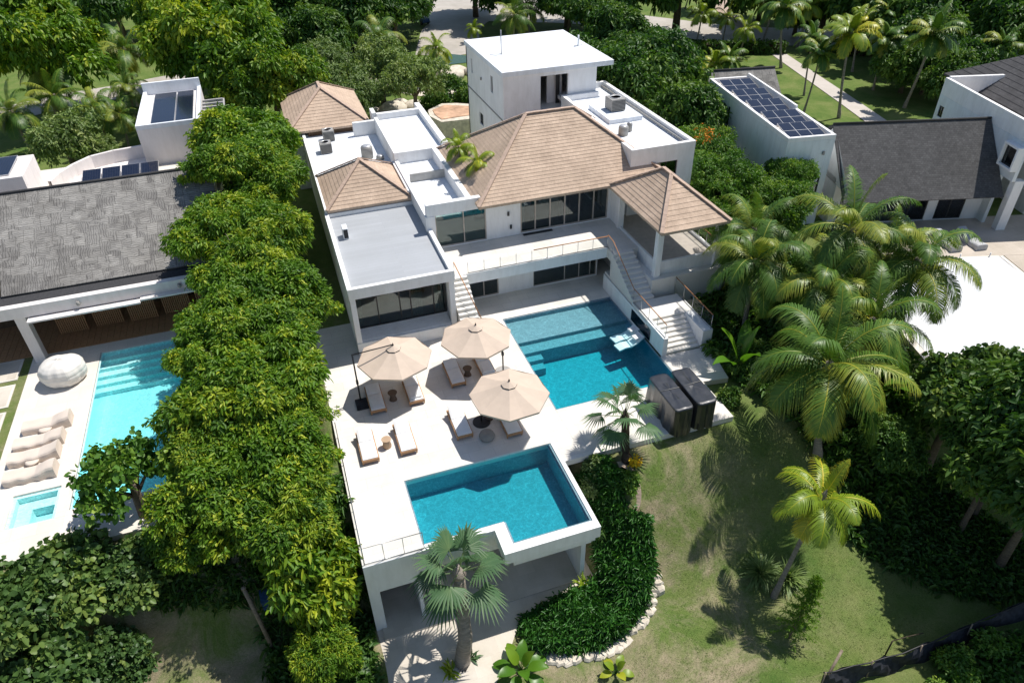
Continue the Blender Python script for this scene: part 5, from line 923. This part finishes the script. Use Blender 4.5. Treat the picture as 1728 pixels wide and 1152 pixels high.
# fan palms
def make_fan(seed,nf,pet,blade,H,tr,barkm,name='fan_palm'):
    rng=np.random.default_rng(seed); Vs=[];Qs=[];Ts=[];o=0
    for k in range(nf):
        az=k*2.39996+rng.uniform(-.2,.2); f=k/(nf-1); el=rad(78-108*f); d=np.array([math.cos(az)*math.cos(el),math.sin(az)*math.cos(el),math.sin(el)]); q=d*pet*rng.uniform(.8,1.1)+np.array([0,0,-.12*pet*f])
        sd=nrm(np.cross(d,np.array([0,0,1.0]))); up=np.cross(sd,d); w_=.022
        V=np.array([-sd*w_,sd*w_,q+sd*w_*.6,q-sd*w_*.6,up*w_*1.5,q+up*w_]); Vs.append(V); Qs.append(np.array([[0,4,5,3],[4,1,2,5]])+o); Ts.append(np.full(6,.8)); o+=6
        fd=nrm(d+np.array([0,0,-.35])); up2=nrm(np.cross(sd,fd)); n=22; base=.35+.2*rng.random()
        for j in range(n):
            a=rad(-95+190*j/(n-1)); L_=blade*(.70+.30*math.cos(a*.9))*rng.uniform(.92,1.05); dr=fd*math.cos(a)+sd*math.sin(a)+up2*.12*math.cos(2*a); dr/=np.linalg.norm(dr)
            wv=np.cross(up2,dr); wv/=np.linalg.norm(wv); m_=q+dr*L_*.58; t_=q+dr*L_+np.array([0,0,-.28*L_*(.6+.8*rng.random())]); ww=L_*.58*math.sin(rad(190/(n-1))/2)*1.02; up_=up2*ww*.5
            V=np.array([q,m_-wv*ww,m_+up_,m_+wv*ww,t_]); Vs.append(V); Qs.append(np.array([[0,1,4,2],[0,2,4,3]])+o); tt=base+rng.uniform(-.06,.06); Ts.append(np.array([tt+.15,tt,tt,tt,tt+.2])); o+=5
    me=np_mesh('crown',np.concatenate(Vs),np.concatenate(Qs),np.clip(np.concatenate(Ts),0,1),[M['frondFan']])
    tb=MB(); n=12; tb.tube([(.25*math.sin(k/n*2)*(1-k/n),.2*(1-k/n)*math.sin(k),-.25+(H+.25)*k/n) for k in range(n+1)],[tr*(1.25-.45*k/n)*(1+.06*(k%2)) for k in range(n+1)],12); tb.lathe([(tr*.8,-.2),(tr*1.15,0),(tr*.5,.25),(.02,.45)],10,(0,0,H))
    root=bpy.data.objects.new(name,None); S.collection.objects.link(root); t_=tb.build('trunk',M[barkm],root,world=False); c_=bpy.data.objects.new('crown',me); S.collection.objects.link(c_); c_.parent=root; c_.location=(0,0,H+.1)
    return dict(root=root,tr=t_,cr=c_,R=pet+blade,H=H,used=False)
F1=make_fan(3,13,.95,1.15,4.6,.24,'palmbark'); F2=make_fan(4,15,1.0,1.0,2.6,.2,'darkbark')
def plant_palm(pr,base,top,r,label,name='fan_palm'):
    root,tr,cr=pr['root'],pr['tr'],pr['cr']; pr['used']=True; g=base[2]; root.location=base; h=top[2]-g; s=r/pr['R']; root.name=name
    tr.scale=(s,s,h/pr['H']); cr.scale=(s,)*3; cr.location=(0,0,h+.08); tag(root,label,'palm'); sx,sy=(top[0]-base[0])/h,(top[1]-base[1])/h
    root.rotation_euler=(-math.atan(sy),math.atan(sx),0)
plant_palm(F1,(2.75,15.85,-4.4),(*at(774,962,.3),.3),2.35,'fan palm with a thick pale trunk on the lower patio before the basement')
plant_palm(F2,(12.0,20.5,-1.0),(12.35,21.4,1.9),2.05,'fan palm with a dark shaggy trunk at the deck corner beside the black covers')
# dark fibre skirt shrubs and lawn plants
def blade_bush(name,label,x,y,r,h,mat,seed,n=70,Ln=None,w=.05,cat='shrub',group=None,zg=None):
    rng=np.random.default_rng(seed); g=gzf(x,y) if zg is None else zg; t=thing(name,label,cat,(x,y,g),group=group); Vs=[];Qs=[];Ts=[];o=0
    for k in range(n):
        az=rng.uniform(0,6.28); el=rng.uniform(.25,1.45); L_=(Ln or r*1.2)*rng.uniform(.7,1.1); d=np.array([math.cos(az)*math.cos(el),math.sin(az)*math.cos(el),math.sin(el)]); sd=np.array([-math.sin(az),math.cos(az),0]); p=np.array([rng.normal(0,.08),rng.normal(0,.08),0]); W_=[.5,1,.8,.1]; pts=[]
        for q in range(4):
            u=q/3; pts+= [p-sd*w*W_[q],p+sd*w*W_[q]]; d=nrm(d+np.array([0,0,-.45])*(u+.3)); p=p+d*L_/3
        Vs.append(np.array(pts)); Qs.append(np.array([[0,1,3,2],[2,3,5,4],[4,5,7,6]])+o); tt=.3+.4*rng.random(); Ts.append(np.full(8,tt)); o+=8
    ob=bpy.data.objects.new('leaves',np_mesh('leaves',np.concatenate(Vs),np.concatenate(Qs),np.concatenate(Ts),[mat])); S.collection.objects.link(ob); ob.parent=t; ob.scale=(1,1,h/r)
    MB().lathe([(.09*r+.03,-.05),(.07*r+.03,.12*r),(.02,.2*r)],8).build('stem',M['darkbark'],t,world=False); return t
blade_bush('grassy_shrub','spiky pale grassy shrub left of the lone palm trunk on the lawn',16.8,15.55,1.0,.9,M['leafD'],1,220,w=.035); blade_bush('grassy_shrub','spiky grassy shrub right of the lone palm trunk on the lawn',17.9,15.0,.9,.8,M['leafD'],2,200,w=.035)
blade_bush('spiky_plant','reddish spiky plant at the paving edge below the lower pool',9.0,17.7,.6,.7,M['frondY'],3,30,w=.05,zg=-4.4); blade_bush('spiky_plant','reddish spiky plant beside the fern bed and the pale patio',6.9,17.0,.45,.5,M['frondY'],4,26,w=.04,zg=-4.4)
blade_bush('bromeliad','yellow-tipped bromeliad at the foot of the patio fan palm',2.2,15.9,.5,.45,M['frondY'],5,26,w=.05,zg=-4.4); blade_bush('bromeliad','second bromeliad right of the patio fan palm trunk',3.15,16.2,.4,.4,M['frondFan'],6,22,w=.05,zg=-4.4)
def paddle_plant(label,x,y,n,L_,seed,mat='banana',name='banana_plant',zg=None,w=.22,el0=1.3,el1=.5):
    rng=np.random.default_rng(seed); g=gzf(x,y) if zg is None else zg; t=thing(name,label,'plant',(x,y,g)); Vs=[];Qs=[];Ts=[];o=0; st=MB()
    for k in range(n):
        az=k*2.4+rng.uniform(-.3,.3); el=el0+(el1-el0)*k/max(1,n-1); d=np.array([math.cos(az)*math.cos(el),math.sin(az)*math.cos(el),math.sin(el)]); sd=np.array([-math.sin(az),math.cos(az),0]); p=d*L_*.5; st.tube([(0,0,0),tuple(p)],[.035,.02],5); m=8; W_=[.1,.7,.95,1,1,.9,.7,.4,.05]
        for q in range(m+1):
            up=np.cross(sd,d); up=up if up[2]>0 else -up
            Vs.append(np.array([p-sd*w*L_*W_[q]+up*.05*L_,p,p+sd*w*L_*W_[q]+up*.05*L_])); d=nrm(d+np.array([0,0,-.16])); p=p+d*L_/m
            if q<m: Qs.append(np.array([[0,1,4,3],[1,2,5,4]])+o)
            o+=3
        Ts.append(np.full((m+1)*3,.35+.45*rng.random()))
    ob=bpy.data.objects.new('leaves',np_mesh('leaves',np.concatenate(Vs),np.concatenate(Qs),np.concatenate(Ts),[M[mat]])); S.collection.objects.link(ob); ob.parent=t; st.build('stems',M['leafC'],t,world=False); return t
paddle_plant('bright broad-leaved plant on the lawn at the bottom, beside the pale patio',4.95,14.9,11,.90,1,zg=-4.4,w=.26,el1=.3); paddle_plant('small yellow-tipped plant alone on the lawn at the bottom edge',8.6,13.55,7,.55,2,'frondY',zg=-4.4,w=.3,el1=.3)
paddle_plant('tall bright green banana plant beside the side paving near the black covers',20.6,24.4,6,2.1,3,w=.16,el0=1.45,el1=.9); paddle_plant('green banana plant behind the largest palm',25.5,20.5,7,2.2,4,w=.15,el1=.7); paddle_plant('banana plant beside the left end of the white pool cover',29.0,27.5,6,2.0,5,w=.14,el1=.8); paddle_plant('broad-leaved plant below the narrow tree by the basement corner',-1.7,17.5,10,.9,6,'frondFan',zg=-4.3,w=.25,el1=.2)
# young conifer on the lawn
t=thing('young_conifer','small leaning conifer casting a dark shadow on the lawn','tree',(16.15,12.55,gzf(16.15,12.55)),rad(-5)); tb=MB(); tb.tube([(0,0,-.1),(.35,.1,1.4),(.75,.3,3.3)],[.07,.05,.015],7); tb.build('trunk',M['bark'],t,world=False); rng=np.random.default_rng(8); Cc=[];Nn=[]
for k in range(13):
    u=.22+.78*k/12; b=np.array([.75*u,.3*u*u,3.3*u])
    for j in range(6):
        az=j*1.047+k*.5; r=1.05*(1.12-u)*rng.uniform(.7,1.1)+.05
        for q in range(9): s_=r*(q+1)/9; Cc.append(b+np.array([math.cos(az)*s_,math.sin(az)*s_,-.10*s_+.06])); Nn.append([math.cos(az),math.sin(az),.4])
V_,Q_,T_=leaf_cloud(rng,np.array(Cc),np.array(Nn),np.full(len(Cc),.5),5,.15,.035,out=.7,droop=.1,jit=.025); ob=bpy.data.objects.new('crown',np_mesh('crown',V_,Q_,T_,[M['leafA']])); S.collection.objects.link(ob); ob.parent=t
# planting bed of ferns (ground cover) and its stone edge
def inside(x,y,P):
    c=False; j=len(P)-1
    for i in range(len(P)):
        if ((P[i][1]>y)!=(P[j][1]>y)) and x<(P[j][0]-P[i][0])*(y-P[i][1])/(P[j][1]-P[i][1]+1e-12)+P[i][0]: c=not c
        j=i
    return c
def cover(name,poly,seed,n,Ln,W,mat,h=(.2,.7),nl=9,tint=.45):
    rng=np.random.default_rng(seed); xs_=[p[0] for p in poly]; ys_=[p[1] for p in poly]; C=[]
    while len(C)<n:
        x,y=rng.uniform(min(xs_),max(xs_)),rng.uniform(min(ys_),max(ys_))
        if inside(x,y,poly): C.append((x,y,gzf(x,y)+rng.uniform(*h)*(.6+.4*math.sin(x*2.1+seed)*math.cos(y*1.7))))
    C=np.array(C); N=nrm(rng.normal(0,.5,(n,3))+np.array([0,0,1])); V_,Q_,T_=leaf_cloud(rng,C,N,tint+rng.normal(0,.12,n),nl,Ln,W,out=.9,droop=.0,jit=.10,curl=.55)
    o=bpy.data.objects.new(name,np_mesh(name,V_,Q_,T_,[M[mat]])); S.collection.objects.link(o); tag(o,kind='stuff'); return o
bed=[(9.6,21.1),(11.2,21.1),(11.6,20.2),(11.3,19.0),(12.2,18.2),(11.9,16.9),(10.9,15.7),(9.5,15.0),(8.4,14.8),(6.7,15.1),(5.6,15.7),(5.8,17.0),(8.4,17.3),(9.8,17.6),(10.2,19.2)]
cover('fern_ground_cover',bed,1,5200,.36,.075,'fern',(.15,.95),11)
cover('shade_ground_cover',[(-4.5,24),(-.5,24),(-.6,15.6),(-3.2,14.6),(-5.0,17)],2,900,.5,.16,'leafB',(.1,.6),6)
cover('shrub_ground_cover',[(19.9,26.6),(21.5,31),(28,31),(30,20),(24,15),(22,18),(20.8,21.5)],3,2400,.55,.16,'leafB',(.15,.9),7)
cover('scrub_ground_cover',[(19,8.4),(23,9.3),(27,9.4),(27,3),(17,3)],4,1500,.4,.14,'leafC',(.1,.5),6); cover('garden_ground_cover',[(24.8,50),(32,60),(33,36),(24,31.5)],5,1300,.6,.2,'leafB',(.2,.8),6)
M['tuft']=leafmat('grass_blades',(.10,.18,.05),(.17,.24,.07),(.30,.30,.14),.9,.3,.05)
cover('lawn_tufts',[(11.6,21.0),(12.8,18.2),(12.4,15.4),(9.6,13.9),(6,13.9),(4.6,12.2),(9,11),(16,9.6),(22,11),(25,13.5),(20,17.5),(19,21)],7,9000,.07,.014,'tuft',(-.02,.01),4)
cover('shade_ground_cover',[(-9.5,23.4),(-4.4,24),(-4.2,20.6),(-6.5,20.8),(-9.0,21.2)],9,600,.45,.14,'leafB',(.05,.4),6)  # dark leaves added to blacken the shaded ground at the bottom left
cover('shade_ground_cover',[(21.5,17),(28.5,17.5),(30,10.4),(25.5,10.8),(23.4,12.6),(22.2,14.6)],8,1500,.45,.14,'leafB',(.05,.35),6)  # low leaf layer added so the deep shade on the right reads black
rb_=random.Random(4); sp=smooth_pts([(5.4,15.55),(6.6,14.9),(8.4,14.55),(9.6,14.8),(11.1,15.5),(12.15,16.8)],5); eg=thing('bed_edging','curved edging of rough pale stones round the front of the fern bed','edging',(8.4,14.6,-4.4))
sp=[q for q in smooth_pts([Vector(a).to_tuple() if 0 else a for a in sp[::3]],5)]
for k,p in enumerate(sp):
    r=rb_.uniform(.16,.34); n_=9; a0=rb_.uniform(0,6.28); px_,py_=p[0]+rb_.uniform(-.10,.10),p[1]+rb_.uniform(-.10,.10); z_=gzf(*p); rr_=[r*rb_.uniform(.7,1.2) for _ in range(n_)]; st_=MB(); rings=[]
    for f_,h_ in ((1.05,-.2),(1.0,.06),(.72,.13+rb_.uniform(-.03,.05)),(.05,.15)): rings.append([(px_+rr_[j]*f_*math.cos(a0+6.283*j/n_)*1.25,py_+rr_[j]*f_*math.sin(a0+6.283*j/n_)*.85,z_+h_+rb_.uniform(-.015,.015)) for j in range(n_)])
    for u0,u1 in zip(rings,rings[1:]):
        for j in range(n_): st_.face([u0[j],u0[(j+1)%n_],u1[(j+1)%n_],u1[j]])
    st_.build('stone',M['limestone'],eg)
mb=MB(); c0=(11.75,19.75); n=26; arc=[(c0[0]+.62*math.cos(a)*1.15,c0[1]+1.0*math.sin(a)) for a in [rad(-150+240*k/n) for k in range(n+1)]]
for a,b in zip(arc,arc[1:]):
    f=lambda p,s:(c0[0]+(p[0]-c0[0])*s,c0[1]+(p[1]-c0[1])*s); za,zb_=gzf(*a)+.16,gzf(*b)+.16
    A1,B1,A2,B2=f(a,1.0),f(b,1.0),f(a,.62),f(b,.62); mb.face([(*A2,za),(*A1,za),(*B1,zb_),(*B2,zb_)]); mb.face([(*A1,za-.3),(*B1,zb_-.3),(*B1,zb_),(*A1,za)])
tag(mb.build('stone_path_ring',M['tanpath']),kind='structure')
t=thing('yellow_flowers','bunch of yellow flowers beside the shaggy fan palm trunk','flowers',(12.5,20.3,gzf(12.5,20.3)+.5)); rng=np.random.default_rng(6); Cc=nrm(rng.normal(0,1,(40,3)))*.22; V_,Q_,T_=leaf_cloud(rng,Cc,nrm(Cc),np.full(40,.5),4,.12,.08,jit=.05); o=bpy.data.objects.new('petals',np_mesh('petals',V_,Q_,T_,[M['flower']])); S.collection.objects.link(o); o.parent=t
MB().tube([(0,0,-.5),(0,0,0)],.02,5).build('stem',M['leafC'],t,world=False)
# bushes around the deck corner
def small_bush(label,x,y,r,mat,seed,name='bush',zg=None,lf=.16,zoff=.6):
    rng=np.random.default_rng(seed); g=gzf(x,y) if zg is None else zg; t=thing(name,label,'bush',(x,y,g)); C,N,T,L_=crown_pts(rng,10,60,.8,(.3,.5)); V_,Q_,T_=leaf_cloud(rng,C*r,N,T,5,lf,lf*.5,jit=.05); o=bpy.data.objects.new('foliage',np_mesh('foliage',V_,Q_,T_,[M[mat]])); S.collection.objects.link(o); o.parent=t; o.location=(0,0,r*zoff); MB().tube([(0,0,-.1),(0,0,r*zoff)],.04,6).build('stem',M['bark'],t,world=False)
for a in (('bright green bush below the shaggy fan palm',11.9,19.7,.5,'leafC',1),('grey-green bush between the deck edge and the lower pool',10.6,20.6,.7,'leafD',2),('brownish slender shrub left of the shaggy fan palm at the deck corner',10.9,21.2,.6,'leafD',3),('dark bush at the right end of the fern bed beside the lower pool corner',10.3,19.4,.6,'leafB',4),('small white-flowered bush behind the black covers',18.9,22.6,.55,'leafB',5),('small bush at the foot of the right stair wall',20.9,27.6,.5,'leafB',6),('bush under the coconut palm beside the side paving',20.9,22.6,.8,'leafB',7),('bushy green plant beside the fence stake at the bottom right',21.6,9.0,.8,'leafC',8),('green weed clump before the black netting at the bottom right',23.4,9.4,.7,'leafC',9),('green weed clump at the bottom edge under the netting',19.6,8.2,.8,'leafC',10)): small_bush(*a)
# hedges along the road
def hedge(label,a,b,w_,h,seed):
    rng=np.random.default_rng(seed); a=np.array([*a,0.]);b=np.array([*b,0.]); L_=np.linalg.norm(b-a); d=(b-a)/L_; s_=np.array([-d[1],d[0],0]); n=int(L_*60); u=rng.uniform(0,L_,n); f=rng.integers(0,3,n); v=np.where(f==0,rng.uniform(-.5,.5,n),np.where(f==1,-.5,.5))*w_; z=np.where(f==0,h,rng.uniform(.1,h,n)); C=a+d*u[:,None]+s_*v[:,None]+np.array([0,0,1])*z[:,None]; N=np.where((f==0)[:,None],np.array([0,0,1.]),s_*np.sign(v)[:,None])
    V_,Q_,T_=leaf_cloud(rng,C,N,rng.uniform(.3,.7,n),4,.35,.2,jit=.08); t=thing('hedge',label,'hedge',(float(a[0]),float(a[1]),0)); o=bpy.data.objects.new('foliage',np_mesh('foliage',V_-np.array([a[0],a[1],0]),Q_,T_,[M['hedge']])); S.collection.objects.link(o); o.parent=t
    MB().obox(tuple((a+b)/2-a+np.array([0,0,h*.45])),tuple(d),tuple(s_),(0,0,1),L_/2-.05,w_/2-.08,h*.45).build('core',M['soil'],t,world=False)
hedge('long clipped hedge between the lawn and the road, left of the walkway',(49,80),(60.2,75.2),1.3,1.2,1); hedge('boxy clipped hedge between the lawn and the road, right of the walkway',(62.5,73.6),(68.5,71),1.8,1.5,2)
for k,(px,py,r) in enumerate(((560,240,1.6),(760,150,1.6),(790,160,1.3),(735,170,1.4),(1500,330,1.6),(1450,335,1.3))): small_bush('dark garden bush '+('behind the rear hipped roof','left of the tower','touching the tower wall','beside the boulders left of the tower','right of the walkway end by the grey roof','left of the white wing at the grey roof ridge')[k],*at(px,py,.8),r,'leafB',20+k,lf=.3,zg=0)
# ---------------------------------------------------------------- loose things at the bottom
g0=gzf(-4.6,19.3); t=thing('wooden_post','tall weathered wooden post leaning on the shaded lawn at the bottom left','post',(-4.6,19.3,g0)); tp=at(411,993,-.6); MB().tube([(0,0,-.2),((tp[0]+4.6)*.5,(tp[1]-19.3)*.5,(-.6-g0)*.5),(tp[0]+4.6,tp[1]-19.3,-.6-g0)],[.10,.09,.08],8).build('pole',M['greywood'],t,world=False); MB().lathe([(.095,0),(.10,.05),(.02,.07)],8,(tp[0]+4.6,tp[1]-19.3,-.6-g0)).build('pole_cap',M['greywood'],t,world=False)
t=thing('blue_crate','blue slatted crate in the shade beside the narrow tree','crate',(-4.2,20.6,gzf(-4.2,20.6)),rad(5)); mb=MB(); mb.box(-.45,.45,-.35,.35,0,.05)
for k in range(4): mb.box(-.45,.45,-.35,-.32,.09+.13*k,.17+.13*k).box(-.45,.45,.32,.35,.09+.13*k,.17+.13*k)
mb.box(-.45,-.41,-.32,.32,.05,.6).box(.41,.45,-.32,.32,.05,.6); L('body',mb,M['blue'],t); L('lid',MB().box(-.47,.47,-.37,.37,.6,.64),M['blue'],t)
gn=thing('shade_netting','long sagging black netting fence curving across the bottom right corner','netting',(20,10,-4.4)); bp=[at(*p,-4.42) for p in ((1385,1165),(1450,1148),(1520,1128),(1585,1102),(1660,1070),(1745,1036))]; mb=MB(); bp=smooth_pts(bp,5)
for k in range(len(bp)-1):
    R=[]
    for q in (k,k+1):
        x,y=bp[q]; z=gzf(x,y); col=[]
        for j in range(5): u=j/4; col.append((x+.10*math.sin(q*.9+u*3),y+.18*u+.10*math.sin(q*1.3+j),z+.02+1.0*u*(1-.10*math.sin(q*.8)**2)))
        R.append(col)
    for j in range(4): mb.face([R[0][j],R[1][j],R[1][j+1],R[0][j+1]],smooth=True)
mb.build('net',M['netting'],gn)
for k in range(0,len(bp),6): x,y=bp[k]; MB().tube([(x,y+.05,gzf(x,y)-.2),(x+.05,y+.15,gzf(x,y)+1.1)],.03,6).build('stake',M['greywood'],gn)
MB().tube([(bp[0][0],bp[0][1]+.2,-3.4)]+[(x,y+.2,gzf(x,y)+1.0-.1*math.sin(k*.8)**2) for k,(x,y) in enumerate(bp[1:],1)],.03,5).build('top_rope',M['black'],gn)
p=at(1385,1160,-4.4); q=at(1421,1096,-3.2); t=thing('plank','grey plank leaning against the left end of the black netting','plank',(p[0],p[1],-4.4)); MB().tube([(0,0,0),(q[0]-p[0],q[1]-p[1],1.2)],.06,5).build('board',M['greywood'],t,world=False)
p=at(1496,1100,-4.3); t=thing('fence_post','dark metal post with a sagging bar before the black netting','post',(p[0],p[1],gzf(*p))); MB().tube([(0,0,-.1),(0,0,1.05)],.035,6).build('upright',M['darkbark'],t,world=False); MB().tube([(0,0,1.03),(.7,-.02,.98),(1.5,-.1,.95)],.022,5).build('crossbar',M['darkbark'],t,world=False)
